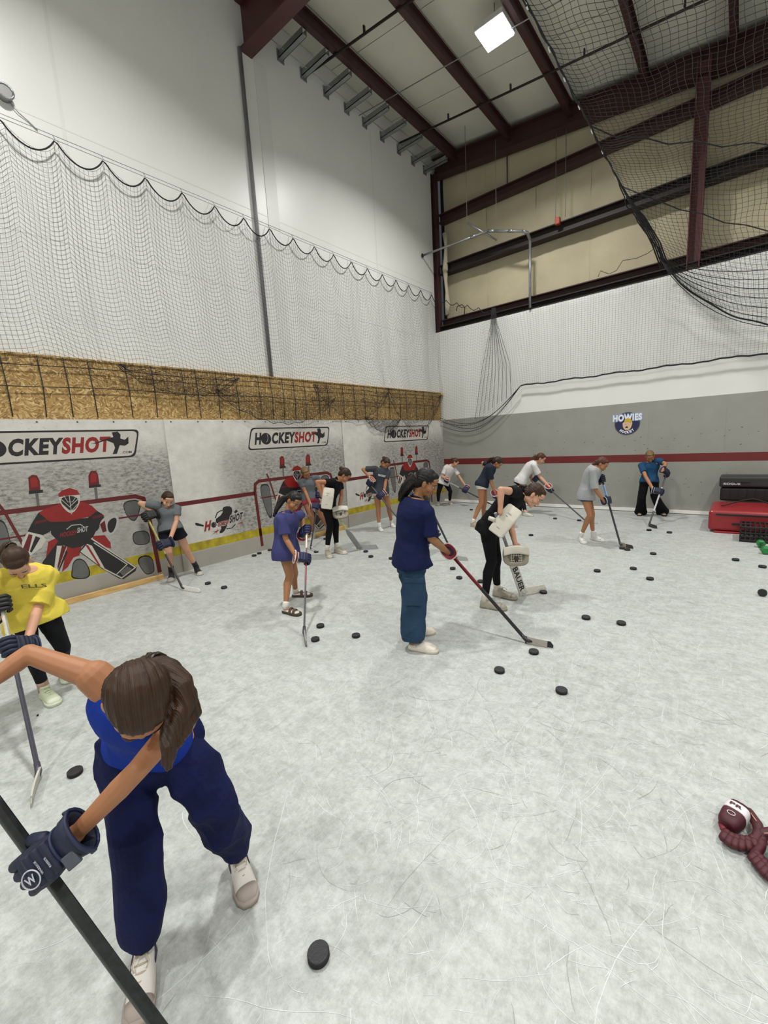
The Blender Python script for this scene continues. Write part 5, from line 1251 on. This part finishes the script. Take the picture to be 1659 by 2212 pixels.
# P14: goalie bending in front
blk = cloth('black_tee', '0c0c0f')
legg = cloth('black_leggings', '0d0d11', bump=.1)
root, K_, sk, HM, stk14 = person('person in black T-shirt bending over with white blocker pad and catcher, right of centre', dict(
    H=(1153, 1070, 0), F=(1173, 1092, -.03), N=(1124, 1063, .02), SR=(1112, 1062, -.14), SL=(1120, 1086, .16), ER=(1082, 1058, -.28), WR=(1081, 1095, -.30), EL=(1104, 1140, .12), WL=(1112, 1172, .04),
    HR=(1052, 1141, -.1), HL=(1058, 1139, .1), KR=(1062, 1213, -.09), KL=(1073, 1208, .10)), (4.45, -6.17, 0), s=.97, skin='light', hair='brown', hstyle='low', lean=.06,
    hairpath=[(0, -.10, .0), (0, -.13, -.03), (.01, -.12, -.09), (.02, -.10, -.12)],
    top=('tee', blk, dict(lo=.10, loose=.012, sleeve=.42, sr=.058, fold=.005)), bottom=('leggings', legg, dict(len=.86, ex=.008, fold=.002, waist=.34)),
    feet={'R': ((1038, 1311), (1083, 1317)), 'L': ((1066, 1286), (1107, 1294))}, shoes=dict(kind='sneaker', cols=('a39c8f', '8f887c', '8a8378'), scale=1.06, sock='c9c4b8'), vox=.0065, detail=True,
    stick=dict(top=(1070, 1108, -.16), heel=(1130, 1281), toe=(1184, 1272), label='white goalie stick with dark lettering, held by front bending girl', shaft=[(0, 1, '8c9094')], goalie=.50, pad='c4c1b9', blade='bdb9b0', tape='c9c5bb', txt='BAUER', hosel='c4c1b9'),
    hands={'L': dict(bare=True)})
M_pad = mat('pad_white', 'c6c1b4', .55, .07, 9, .15, 40); M_padd = mat('pad_grey', '8d8676', .6, .1, 9, .15, 40)
def blocker(root, c, upv, nrm_, w, h, s=1.0):
    upv = unit(upv); n = unit(nrm_-upv*Vector(nrm_).dot(upv)); x = upv.cross(n); mb = MB()
    mb.loft([(c+upv*(h*q)-n*(.035*(q*2)**2 if q > .2 else 0), x, n, w*a, .026) for q, a in ((-.5, .85), (-.46, .97), (-.2, 1), (.1, 1), (.3, 1), (.44, .98), (.5, .8))], 20, e=5)
    o = child('blocker', remesh(mb, 'blocker', M_pad, .006, 3), root); o['label'] = 'white rectangular blocker pad'
    mb = MB(); mb.tube([c-n*.03+x*-w*.9+upv*.04, c-n*.075+upv*.03, c-n*.03+x*w*.9+upv*.04], [.02, .03, .02], 10); child('strap', mb.mesh('strap', M_pad), o)
    mb = MB(); mb.ell(c-n*.06-upv*.02, (.06*s, .05*s, .075*s)); child('palm', mb.mesh('palm', M_padd), o)
    mb = MB()
    for q, e_ in ((-.30, .4), (.22, .5), (.12, .3)): mb.box((-w*.3, h*q, .0262), (-w*.3+w*e_, h*q+.005, .0275), frame(x, upv, n, c))
    child('scuff', mb.mesh('scuff', mat('scuff_dark', '77726a', .7, .3, 30)), o); return o
def catcher(root, c, opn, upv, s=1.0):
    n = unit(opn); u = unit(Vector(upv)-n*Vector(upv).dot(n)); x = u.cross(n); mb = MB()
    mb.loft([(c-n*.055*s, x, u, .075*s, .07*s), (c-n*.03*s, x, u, .115*s, .095*s), (c, x, u, .130*s, .105*s), (c+n*.03*s-u*.01, x, u, .122*s, .10*s), (c+n*.036*s, x, u, .09*s, .075*s), (c+n*.012*s, x, u, .07*s, .055*s)], 18, e=3.0)
    mb.v = [tuple(Vector(v)-x*0+u*0) for v in mb.v]
    m = remesh(mb, 'catcher', M_padd, .006, 3, fold=.003, fk=22, seed=9); o = child('catcher', m, root); o['label'] = 'pale leather catching glove'
    mb = MB(); mb.loft([(c+x*(.125*q)*s+u*(.062-.022*q*q)*s+n*.046*s, n, u, .020, .042*s) for q in (-1, -.93, -.4, .2, .8, .97, 1.0)], 14, e=5); child('cuff', remesh(mb, 'cuff', M_pad, .006, 2), o)
    mb = MB()
    for k in range(-2, 3): mb.tube([c+x*(.022*k)-u*.075*s+n*.035*s, c+x*(.024*k)+n*.028-u*.02*s, c+x*(.022*k)+u*.03*s+n*.04*s], .0035, 5)
    for k in range(-3, 1): mb.tube([c-x*.06+u*(.024*k)+n*.032, c+x*.06+u*(.024*k)+n*.032], .0035, 5)
    child('pocket_lacing', mb.mesh('pocket_lacing', M_pad), o)
    mb = MB(); mb.ell(c+n*.018-u*.03, (.03, .03, .03)); child('pocket', mb.mesh('pocket', mat('pocket_dark', '3b372f', .8, .1, 9)), o); return o
Bc = K_['WR']; cc_ = (Bc-CAM); g14 = Vector((4.45, -6.17, 0)); nn = unit(Vector((cc_.x, cc_.y, 0)))
pt = onplane(g14, 1114, 1096, -.26); pb2 = onplane(g14, 1069, 1153, -.32); blocker(root, (pt+pb2)/2, pt-pb2, CAM-pt+Vector((0, 0, .8)), .082, (pt-pb2).length*1.02)
catcher(root, onplane(g14, 1114, 1200, -.07), -nn*1.0+Vector((.15, .0, .25)), Vector((0, 0, 1)), 1.0)
mb = MB(); q_ = onplane(g14, 1056, 1119, -.28); mb.tube([q_, onplane(g14, 1070, 1124, -.30)], .022, 12); child('thumb_guard', mb.mesh('thumb_guard', M_pad), root)

# P4: girl in purple T-shirt
pur = cloth('purple_tee', '3c3f6d')
root, K_, sk, HM, _ = person('person in purple-blue T-shirt and brown sandals with white socks, looking down', dict(
    H=(634, 1083, 0), F=(650, 1103, -.10), N=(622, 1111, .02), SR=(611, 1124, -.10), SL=(637, 1118, .14), ER=(617, 1163, -.16), WR=(641, 1197, -.15), EL=(652, 1112, .34), WL=(657, 1127, .12),
    HR=(612, 1188, -.08), HL=(622, 1186, .1), KR=(626, 1243, -.09), KL=(636, 1238, .09)), (2.56, -7.36, 0), s=.90, skin='deep', hair='black', hstyle='low',
    hairpath=[(0, -.09, .0), (.02, -.12, -.05), (.05, -.10, -.13), (.09, -.06, -.20), (.10, -.02, -.28)],
    top=('tee', pur, dict(lo=-.26, loose=.038, sleeve=.80, sr=.072, flare=.012, fold=.008)), bottom=('shorts', cloth('navy_shorts', '1a1d33'), dict(len=.16)),
    feet={'R': ((612, 1323), (655, 1331)), 'L': ((632, 1289), (660, 1288))}, shoes=dict(kind='sandal', cols=('c9c4bb', '3e3328', '4a3c30'), sock='d6d3cc', sockh=.12, scale=1.02), vox=.007,
    stick=dict(top=(663, 1136, .02), heel=(657, 1366), toe=(655, 1394), label='stick with white grip and red shaft, upright in purple girl\'s hands', shaft=[(0, .24, 'c9c4b6'), (.24, .58, '6b1c27'), (.58, 1, '3f3b42')], tape='8f8c86', blade='55555a'),
    hands={'L': dict(px=(663, 1146), g='team', back=(.4, -.6, .5), scale=1.12), 'R': dict(px=(656, 1208), g='team', txt='BAUER', scale=1.12)})

# P2: yellow shirt girl at the left edge
yel = cloth('yellow_tee', 'd6c34e')
root, K_, sk, HM, _ = person('person in yellow T-shirt and black leggings bending forward at the left edge', dict(
    H=(37, 1216, -.12), F=(49, 1262, -.20), N=(50, 1236, .02), SR=(6, 1246, -.02), SL=(95, 1243, .06), ER=(-24, 1292, -.04), WR=(-2, 1304, -.2), EL=(82, 1312, -.06), WL=(46, 1376, -.12),
    HR=(50, 1330, .02), HL=(100, 1328, .08), KR=(66, 1398, -.02), KL=(136, 1398, .06)), (2.49, -9.53, 0), s=.95, skin='light', hair='brown', hstyle='pony', lean=.05,
    hairpath=[(0, -.10, .04), (.02, -.13, .02), (.06, -.13, -.05), (.12, -.09, -.08)],
    top=('tee', yel, dict(lo=-.18, loose=.034, sleeve=.95, sr=.076, flare=.02, fold=.010, fk=13)), bottom=('leggings', cloth('charcoal_leggings', '17181d', noise=.3), dict(len=.88, fold=.001)),
    feet={'R': ((94, 1503), (134, 1533)), 'L': ((140, 1452), (152, 1482))}, shoes=dict(kind='sneaker', cols=('b9c3a6', 'c5cbb6', 'aab295'), sock='a98d7a', scale=1.05), vox=.007,
    stick=dict(top=(0, 1292, -.2), heel=(84, 1670), toe=(52, 1742), label='stick with speckled silver shaft, held by yellow-shirt girl', shaft=[(0, .3, 'b8b5a8'), (.3, 1, '3d3a48')], tape='b7b5ab', blade='a9a89f'),
    hands={'R': dict(px=(6, 1308), g='black', back=(.6, -.5, .5)), 'L': dict(px=(34, 1394), g='navy', scale=1.1)})
mb = MB(); c0 = sk['P'].lerp(sk['N'], .72); c0 = c0+sk['fr']*.135; sv = -sk['shv']; uv = unit(sk['N']-sk['P']); put_text(mb, 'ELLS', c0-sv*.075, c0+sv*.075, c0-sv*.075+uv*.028, .02); child('print', mb.mesh('print', mat('shirt_print_dark', '5a5638', .8, .1, 9)), root)

# P3: grey tee, black shorts by the left banner
gt = cloth('grey_tee', '63676b')
person('person in grey T-shirt, black shorts and black shoes beside the left banner', dict(
    H=(362, 1080, -.02), F=(370, 1096, -.18), N=(358, 1096, .02), SR=(337, 1092, -.02), SL=(376, 1098, 0), ER=(303, 1087, 0), WR=(308, 1100, -.06), EL=(381, 1126, -.06), WL=(366, 1158, -.12),
    HR=(353, 1143, 0), HL=(383, 1141, 0), KR=(365, 1192, -.05), KL=(403, 1188, .05)), (.33, -7.52, 0), s=.95, skin='light', hair='brown', hstyle='pony',
    top=('tee', gt, dict(lo=-.08, loose=.018, sleeve=.55, sr=.060)), bottom=('shorts', cloth('black_shorts', '14151c'), dict(len=.42, wide=.012)),
    feet={'R': ((373, 1247), (366, 1262)), 'L': ((424, 1236), (437, 1245))}, shoes=dict(kind='sneaker', cols=('1a1a1d', 'b5b1a8', '2a2a2d'), sock='1d1a22', sockh=.3, scale=1.0),
    stick=dict(top=(314, 1110, -.08), heel=(394, 1270), toe=(433, 1278), label='stick with olive grip and white taped blade, held by grey-shirt girl', shaft=[(0, .55, '9a9356'), (.55, 1, '3a3434')], tape='d8d7d2', blade='c9c9c6', tapeq=(0, 1)),
    hands={'R': dict(px=(317, 1116), g='black', scale=1.15), 'L': dict(px=(350, 1177), g='navy', scale=1.15)})

# P5: pink shorts
person('person in grey T-shirt and pink shorts, partly hidden behind purple-shirt girl', dict(
    H=(660, 1022, -.02), F=(670, 1038, -.16), N=(664, 1035, .03), SR=(653, 1041, -.05), SL=(680, 1033, .02), ER=(659, 1061, -.08), WR=(675, 1086, -.16), EL=(696, 1041, .05), WL=(692, 1060, -.04),
    HR=(661, 1078, 0), HL=(677, 1077, .03), KR=(673, 1113, -.10), KL=(694, 1115, .08)), (.42, -4.88, 0), s=.95, skin='tan', hair='blond', hstyle='pony',
    top=('tee', cloth('mid_grey_tee', '5d6167'), dict(lo=-.06, loose=.016, sleeve=.5, sr=.058)), bottom=('shorts', cloth('pink_shorts', 'a8384f'), dict(len=.30, wide=.01)),
    feet={'R': ((663, 1160), (668, 1168)), 'L': ((702, 1152), (709, 1158))}, shoes=dict(kind='sneaker', cols=('b9b4ab', 'c9c6bf', 'b0aba2'), sock='c9c4bb'),
    stick=dict(top=(689, 1064, -.1), heel=(671, 1184), toe=(683, 1191), label='dark thin stick of girl in pink shorts, behind purple girl\'s glove', shaft=[(0, 1, '2b2a30')], blade='c9c9c6', tape='c9c9c4'),
    hands={'R': dict(px=(681, 1094), g='team', scale=1.0), 'L': dict(px=(688, 1070), g='team')})

# P6: goalie at the back
root, K_, sk, HM, _ = person('person in black with white blocker, standing behind with grey goalie stick', dict(
    H=(744, 1027, 0), F=(757, 1043, -.02), N=(728, 1039, .02), SR=(715, 1042, -.12), SL=(734, 1047, .14), ER=(685, 1041, -.22), WR=(694, 1066, -.22), EL=(738, 1071, .12), WL=(733, 1094, .04),
    HR=(706, 1097, -.08), HL=(712, 1095, .1), KR=(713, 1136, -.08), KL=(726, 1133, .09)), (1.40, -5.58, 0), s=.97, skin='tan', hair='dkbrown', hstyle='bun', lean=.05,
    top=('tee', blk, dict(lo=.10, loose=.012, sleeve=.42, sr=.058)), bottom=('leggings', legg, dict(len=.88, ex=.008, fold=.001, waist=.34)),
    feet={'R': ((706, 1198), (716, 1207)), 'L': ((724, 1193), (752, 1198))}, shoes=dict(kind='sneaker', cols=('b3aa9a', 'c2bcb0', '9c9484'), sock='cfcac0', sockh=.22, scale=1.05),
    stick=dict(top=(706, 1084, -.16), heel=(777, 1184), toe=(817, 1183), label='grey patterned goalie stick with flat blade, held by back goalie', shaft=[(0, 1, 'b7bb7e')], goalie=.62, pad='8b8b8c', blade='8d8d8e', tape='98989a', hosel='8b8b8c'),
    hands={'L': dict(bare=True)})
g6 = Vector((1.40, -5.58, 0)); pt = onplane(g6, 711, 1054, -.22); pb2 = onplane(g6, 705, 1099, -.26); blocker(root, (pt+pb2)/2, pt-pb2, CAM-pt, .088, (pt-pb2).length*1.02)
catcher(root, onplane(g6, 735, 1108, -.08), -unit(g6-CAM)*.8+Vector((.2, 0, .5)), Vector((0, 0, 1)), 1.0)

# P7: dark grey tee, white shorts
root, K_, sk, HM, _ = person('person in dark grey T-shirt and white shorts before the far banner, white shoes', dict(
    H=(832, 1001, 0), F=(841, 1018, -.12), N=(825, 1012, .02), SR=(805, 1013, -.02), SL=(838, 1020, 0), ER=(784, 1014, 0), WR=(791, 1028, -.08), EL=(833, 1041, -.08), WL=(827, 1058, -.12),
    HR=(811, 1062, 0), HL=(833, 1062, 0), KR=(817, 1098, -.02), KL=(840, 1096, .02)), (.87, -3.64, 0), s=.98, skin='tan', hair='dkbrown', hstyle='bun',
    top=('tee', cloth('dark_grey_tee', '3b3f46'), dict(lo=-.10, loose=.026, sleeve=.7, sr=.062)), bottom=('shorts', cloth('white_shorts', 'cfcbc4'), dict(len=.20, wide=.008)),
    feet={'R': ((818, 1144), (830, 1151)), 'L': ((845, 1136), (856, 1143))}, shoes=dict(kind='sneaker', cols=('dcdcd9', 'd2d2cf', 'cacac6'), sock='d8d8d5'),
    stick=dict(top=(795, 1041, -.06), heel=(884, 1150), toe=(897, 1150), label='dark stick slanting from dark grey shirt girl behind the navy shirt', shaft=[(0, 1, '3a3b3c')], blade='2b2b2e', tape='55555a'),
    hands={'R': dict(px=(797, 1042), g='team', scale=1.1), 'L': dict(px=(823, 1070), g='team', scale=1.1)})
mb = MB(); c0 = sk['P'].lerp(sk['N'], .66)+sk['fr']*.142; sv = -sk['shv']; uv = unit(sk['N']-sk['P']); put_text(mb, 'HOCKEY', c0-sv*.075, c0+sv*.075, c0-sv*.075+uv*.04, .05); child('print', mb.mesh('print', mat('shirt_print_white', 'cfcfcc', .8, .05, 9)), root)

# P8: white tee with maroon print, black leggings near the corner
person('person in white T-shirt with maroon print and black leggings, near the room corner', dict(
    H=(983, 999, 0), F=(994, 1007, -.03), N=(973, 1008, .02), SR=(965, 1011, -.06), SL=(979, 1013, .08), ER=(955, 1030, -.14), WR=(962, 1038, -.1), EL=(993, 1031, .04), WL=(1001, 1048, 0),
    HR=(953, 1042, -.04), HL=(963, 1042, .06), KR=(947, 1066, -.04), KL=(973, 1062, .06)), (.42, -.75, 0), s=.95, skin='light', hair='auburn', hstyle='bun',
    top=('tee', cloth('white_print_tee', 'cbc6c2', c2='d8d5d1'), dict(lo=-.14, loose=.026, sleeve=.7, sr=.062)), bottom=('leggings', legg, dict(len=.9, fold=.001)),
    feet={'R': ((942, 1089), (947, 1094)), 'L': ((971, 1088), (982, 1095))}, shoes=dict(kind='sneaker', cols=('c4c1b5', 'cac7bd', 'b8b5a9')),
    stick=dict(top=(961, 1037, -.1), heel=(1066, 1092), toe=(1072, 1092), label='dark stick of the girl near the corner, crossing behind bare legs', shaft=[(0, .3, 'a9a9ab'), (.3, 1, '2b2b30')], blade='3a3a3c'),
    hands={'L': dict(px=(1007, 1056), g='team', scale=1.15), 'R': dict(px=.04, g='team')})

# P9: dark tee, white shorts
person('person in dark slate T-shirt and white shorts, beige sneakers, behind the bending goalie', dict(
    H=(1074, 1000, 0), F=(1084, 1012, -.02), N=(1064, 1006, .02), SR=(1058, 1010, -.12), SL=(1060, 1007, .12), ER=(1061, 1040, -.14), WR=(1066, 1062, -.14), EL=(1043, 1000, .24), WL=(1054, 1022, .24),
    HR=(1040, 1047, -.08), HL=(1043, 1046, .1), KR=(1040, 1087, -.08), KL=(1047, 1085, .1)), (2.42, -2.56, 0), s=.98, skin='tan', hair='dkbrown', hstyle='pony',
    hairpath=[(0, -.10, .02), (0, -.13, -.04), (0, -.12, -.12), (0, -.09, -.2)],
    top=('tee', cloth('slate_tee', '232a38'), dict(lo=-.08, loose=.022, sleeve=.85, sr=.062)), bottom=('shorts', cloth('white_shorts', 'cfcbc4'), dict(len=.22, wide=.008)),
    feet={'R': ((1018, 1137), (1036, 1140)), 'L': ((1041, 1129), (1055, 1133))}, shoes=dict(kind='sneaker', cols=('b0a493', 'bfb6a8', '9d9282'), sock='cfc8bb', scale=1.02),
    stick=dict(top=(1056, 1030, .2), heel=(1097, 1139), toe=(1119, 1137), label='stick of slate-shirt girl, pale blade showing below the goalie', shaft=[(0, 1, '2c2c31')], blade='a5a5a2', tape='a9a9a5'),
    hands={'R': dict(px=(1069, 1071), g='team', scale=1.15), 'L': dict(px=.05, g='team')})

# P10: white tee, long auburn pony
person('person in white T-shirt and black trousers with long auburn ponytail', dict(
    H=(1168, 991, 0), F=(1181, 999, -.02), N=(1156, 1000, .02), SR=(1153, 1005, -.12), SL=(1152, 1004, .12), ER=(1166, 1030, -.14), WR=(1184, 1048, -.12), EL=(1146, 1030, .2), WL=(1156, 1031, .16),
    HR=(1123, 1040, -.08), HL=(1127, 1039, .1), KR=(1130, 1075, -.06), KL=(1122, 1074, .1)), (2.72, -1.08, 0), s=1.0, skin='light', hair='auburn', hstyle='long', lean=.06,
    hairpath=[onplane((2.72, -1.08, 0), *q) for q in ((1160, 985), (1152, 990), (1145, 999), (1140, 1010), (1137, 1017))],
    top=('tee', cloth('white_tee', 'd3d1cf'), dict(lo=-.10, loose=.022, sleeve=.75, sr=.064)), bottom=('leggings', legg, dict(len=.92, ex=.016)),
    feet={'R': ((1130, 1114), (1150, 1116)), 'L': ((1108, 1107), (1122, 1109))}, shoes=dict(kind='sneaker', cols=('c4c5b8', 'b9bbab', 'b0b1a4')),
    stick=dict(top=(1156, 1029, .14), heel=(1265, 1125), toe=(1291, 1129), label='grey stick slanting from ponytail girl toward two pucks', shaft=[(0, 1, '55565c')], blade='b9b9b6', tape='bdbdb9'),
    hands={'R': dict(px=(1189, 1058), g='team', scale=1.15), 'L': dict(px=.05, g='team')})

# P11: light grey tee
person('person in light grey T-shirt and white high shoes, ponytail, stick held upright', dict(
    H=(1300, 1003, 0), F=(1313, 1013, -.03), N=(1287, 1010, .02), SR=(1281, 1018, -.12), SL=(1289, 1018, .12), ER=(1285, 1056, -.16), WR=(1304, 1075, -.12), EL=(1292, 1044, .2), WL=(1299, 1033, .12),
    HR=(1263, 1072, -.08), HL=(1268, 1071, .09), KR=(1275, 1113, -.08), KL=(1279, 1110, .09)), (4.66, -3.10, 0), s=.88, skin='tan', hair='auburn', hstyle='pony', lean=.05,
    hairpath=[onplane((4.66, -3.10, 0), *q) for q in ((1291, 996), (1284, 1002), (1277, 1010), (1270, 1018), (1264, 1026))],
    top=('tee', cloth('light_grey_tee', '9a9c9e'), dict(lo=-.13, loose=.036, sleeve=1.0, sr=.072, fold=.005)), bottom=('shorts', cloth('blue_shorts', '3d4568'), dict(len=.22)),
    feet={'R': ((1252, 1168, .09), (1275, 1183)), 'L': ((1276, 1165), (1296, 1169))}, shoes=dict(kind='hightop', cols=('d9d8d4', 'd4d3ce', 'cccbc6'), sock='dad9d6', sockh=.22, scale=1.05),
    stick=dict(top=(1299, 1030, .06), heel=(1340, 1176), toe=(1355, 1180), label='stick with bright blue upper shaft, held by light grey shirt girl', shaft=[(0, .12, '26263a'), (.12, .32, '7fa6d6'), (.32, 1, '3b373c')], blade='3a3633', tape='8a8074', tapeq=(0, .5)),
    hands={'L': dict(px=(1301, 1027), g='navy', scale=1.12), 'R': dict(px=(1311, 1082), g='teal', scale=1.12)})

# P12: teal tee
person('person in teal T-shirt and wide black trousers at the grey wall', dict(
    H=(1404, 986, -.02), F=(1406, 1001, -.16), N=(1405, 1000, .04), SR=(1388, 1005, -.03), SL=(1421, 996, 0), ER=(1395, 1030, -.24), WR=(1413, 1050, -.2), EL=(1438, 1002, -.10), WL=(1441, 1006, -.1),
    HR=(1391, 1040, 0), HL=(1414, 1038, .02), KR=(1386, 1074, -.04), KL=(1415, 1073, 0)), (5.05, -.55, 0), s=.94, skin='tan', hair='blond', hstyle='pony',
    top=('tee', cloth('teal_tee', '1d4668'), dict(lo=-.10, loose=.022, sleeve=.6, sr=.062)), bottom=('pants', blk, dict(w=(.085, .08, .10, .125), len=1.13, fold=.004)),
    feet={'R': ((1385, 1111), (1378, 1117)), 'L': ((1427, 1111), (1441, 1117))}, shoes=dict(kind='sandal', cols=('c4beb4', '3d3229', '4b3f34'), sock='c9c4bb'),
    stick=dict(top=(1441, 1020, -.14), heel=(1402, 1134), toe=(1413, 1138), label='bright silver stick held by teal-shirt girl at the grey wall', shaft=[(0, .3, '4a4a50'), (.3, .75, 'b9bcc0'), (.75, 1, '39393e')], blade='29292c', tape='333338'),
    hands={'L': dict(px=(1440, 1022), g='navy', scale=1.12), 'R': dict(px=(1423, 1062), g='teal', scale=1.12)})

# P15: almost hidden behind the navy shirt
person('person almost hidden behind navy-shirt woman, only a white shoe showing', dict(
    H=(905, 1062, 0), F=(914, 1075, -.04), N=(897, 1075, .02), SR=(893, 1082, -.1), SL=(898, 1082, .1), ER=(895, 1112, -.06), WR=(915, 1108, 0), EL=(893, 1100, .16), WL=(912, 1075, .08),
    HR=(885, 1142, -.06), HL=(888, 1140, .08), KR=(892, 1172, -.05), KL=(896, 1170, .06)), (2.42, -5.45, 0), s=.85, skin='light', hair='dkbrown', hstyle='bun',
    top=('tee', navyT, dict(lo=-.1, loose=.016, sleeve=.6, sr=.06)), bottom=('leggings', legg, dict(len=.9)),
    feet={'R': ((893, 1212), (908, 1213)), 'L': ((905, 1205), (925, 1208))}, shoes=dict(kind='sneaker', cols=('dcdcd9', 'd2d2cf', 'cacac6')),
    stick=dict(top=(913, 1062, .06), heel=(982, 1204), toe=(1000, 1207), label='dark stick with pale blade beside navy-shirt woman\'s sleeve', shaft=[(0, 1, '3b3b42')], blade='9c9c99', tape='a3a3a0'),
    hands={'L': dict(px=.03, g='black', scale=.6, long=.5), 'R': dict(px=.11, g='black', scale=.6, long=.5)})

# P1: foreground girl bending toward the camera
T = lambda a, b_, t: at(a, b_, T=t)
mat('stick_14151a', '08090c', .4, .2, 60, c2='1c2424')
blueT = cloth('royal_blue', '10308c', bump=.2); sweat = cloth('navy_sweatpants', '0f1740', noise=.12, bump=.35, bscale=90)
hand0 = T(88, 1868, 1.09); low = T(335, 2205, 1.06); dr = unit(low-hand0); topP = hand0-dr*.54; heelP = hand0+dr*((.03-hand0.z)/dr.z); 
root, K_, sk, HM, _ = person('person in blue tank top and navy sweatpants bending down in the foreground', dict(
    H=T(298, 1512, 1.11), F=T(316, 1650, 1.09), N=T(292, 1520, 1.27), SR=T(205, 1462, 1.28), SL=T(388, 1556, 1.26), ER=T(62, 1412, 1.28), WR=T(-70, 1530, 1.15), EL=T(298, 1662, 1.12), WL=T(150, 1775, 1.06),
    HR=T(280, 1618, 1.52), HL=T(365, 1612, 1.52), KR=T(292, 1802, 1.42), KL=T(452, 1722, 1.53)), (4.84, -9.63, 0), s=.95, skin='tan', hair='brown', hstyle='pony', lean=.03,
    top=('tank', blueT, dict(lo=.06, loose=.010, fold=.002)), bottom=('pants', sweat, dict(w=(.090, .084, .084, .066), len=.95, fold=.013, fk=15, waist=.14)),
    hairpath=[T(325, 1432, 1.20), T(362, 1448, 1.17), T(392, 1485, 1.15), T(398, 1530, 1.13), T(376, 1572, 1.10), T(366, 1615, 1.07), T(362, 1655, 1.06)],
    feet={'R': ((322, 2042), (308, 2150)), 'L': ((508, 1852), (532, 1925))}, shoes=dict(kind='hightop', cols=('d3cec8', 'a2968e', 'b5a893'), mark=True, scale=.98), vox=.005, detail='keep',
    stick=dict(top=topP, heel=heelP, toe=heelP+Vector((.12, -.28, 0)), label='thick black speckled stick across the lower left corner', shaft=[(0, .12, '101014'), (.12, 1, '14151a')], blade='18181b', tape='2a2a2d'),
    hands={'L': dict(px=(88, 1868), g='navy', scale=.97, long=.85), 'R': dict(px=.04, g='navy', scale=.9, long=.6)}, arm=.88)

# marks on the foreground glove
h_, M_ = GLOVES['L']; mb = MB()
mb.tube([M_ @ Vector((-.012+.024*math.cos(t), -.022+.024*math.sin(t), .0645)) for t in np.linspace(0, 2*math.pi, 25)], .0018, 6); child('round_mark', mb.mesh('round_mark', mat('glove_mark', 'b9bac6', .6, .05, 9)), h_)
V, F = text_mesh('W', .03, 3); mb = MB(); mb.add([M_ @ Vector((-.012+(y-.5)*.022, -.022+(x-.5)*.028, .0665)) for x, y in V], F); child('mark_letter', mb.mesh('mark_letter', mat('glove_mark', 'b9bac6')), h_)
for t, y0, z0, sc_ in (('WARRIOR', -.058, .0688, .045), ('WARRIOR', -.083, .0688, .034)):
    V, F = text_mesh(t, .02, 2); mb = MB(); mb.add([M_ @ Vector((-.02+.9*x*sc_, y0+(y-.5)*.007, z0-.0003)) for x, y in V], F); child('lettering', mb.mesh('lettering', mat('glove_mark', 'b9bac6')), h_)
mb = MB(); mb.box((-.062, -.145, .052), (-.022, -.105, .064), M_); bevel(child('patch', mb.mesh('patch', mat('patch_grey', '4a4e58', .6, .1, 9)), h_), .003)
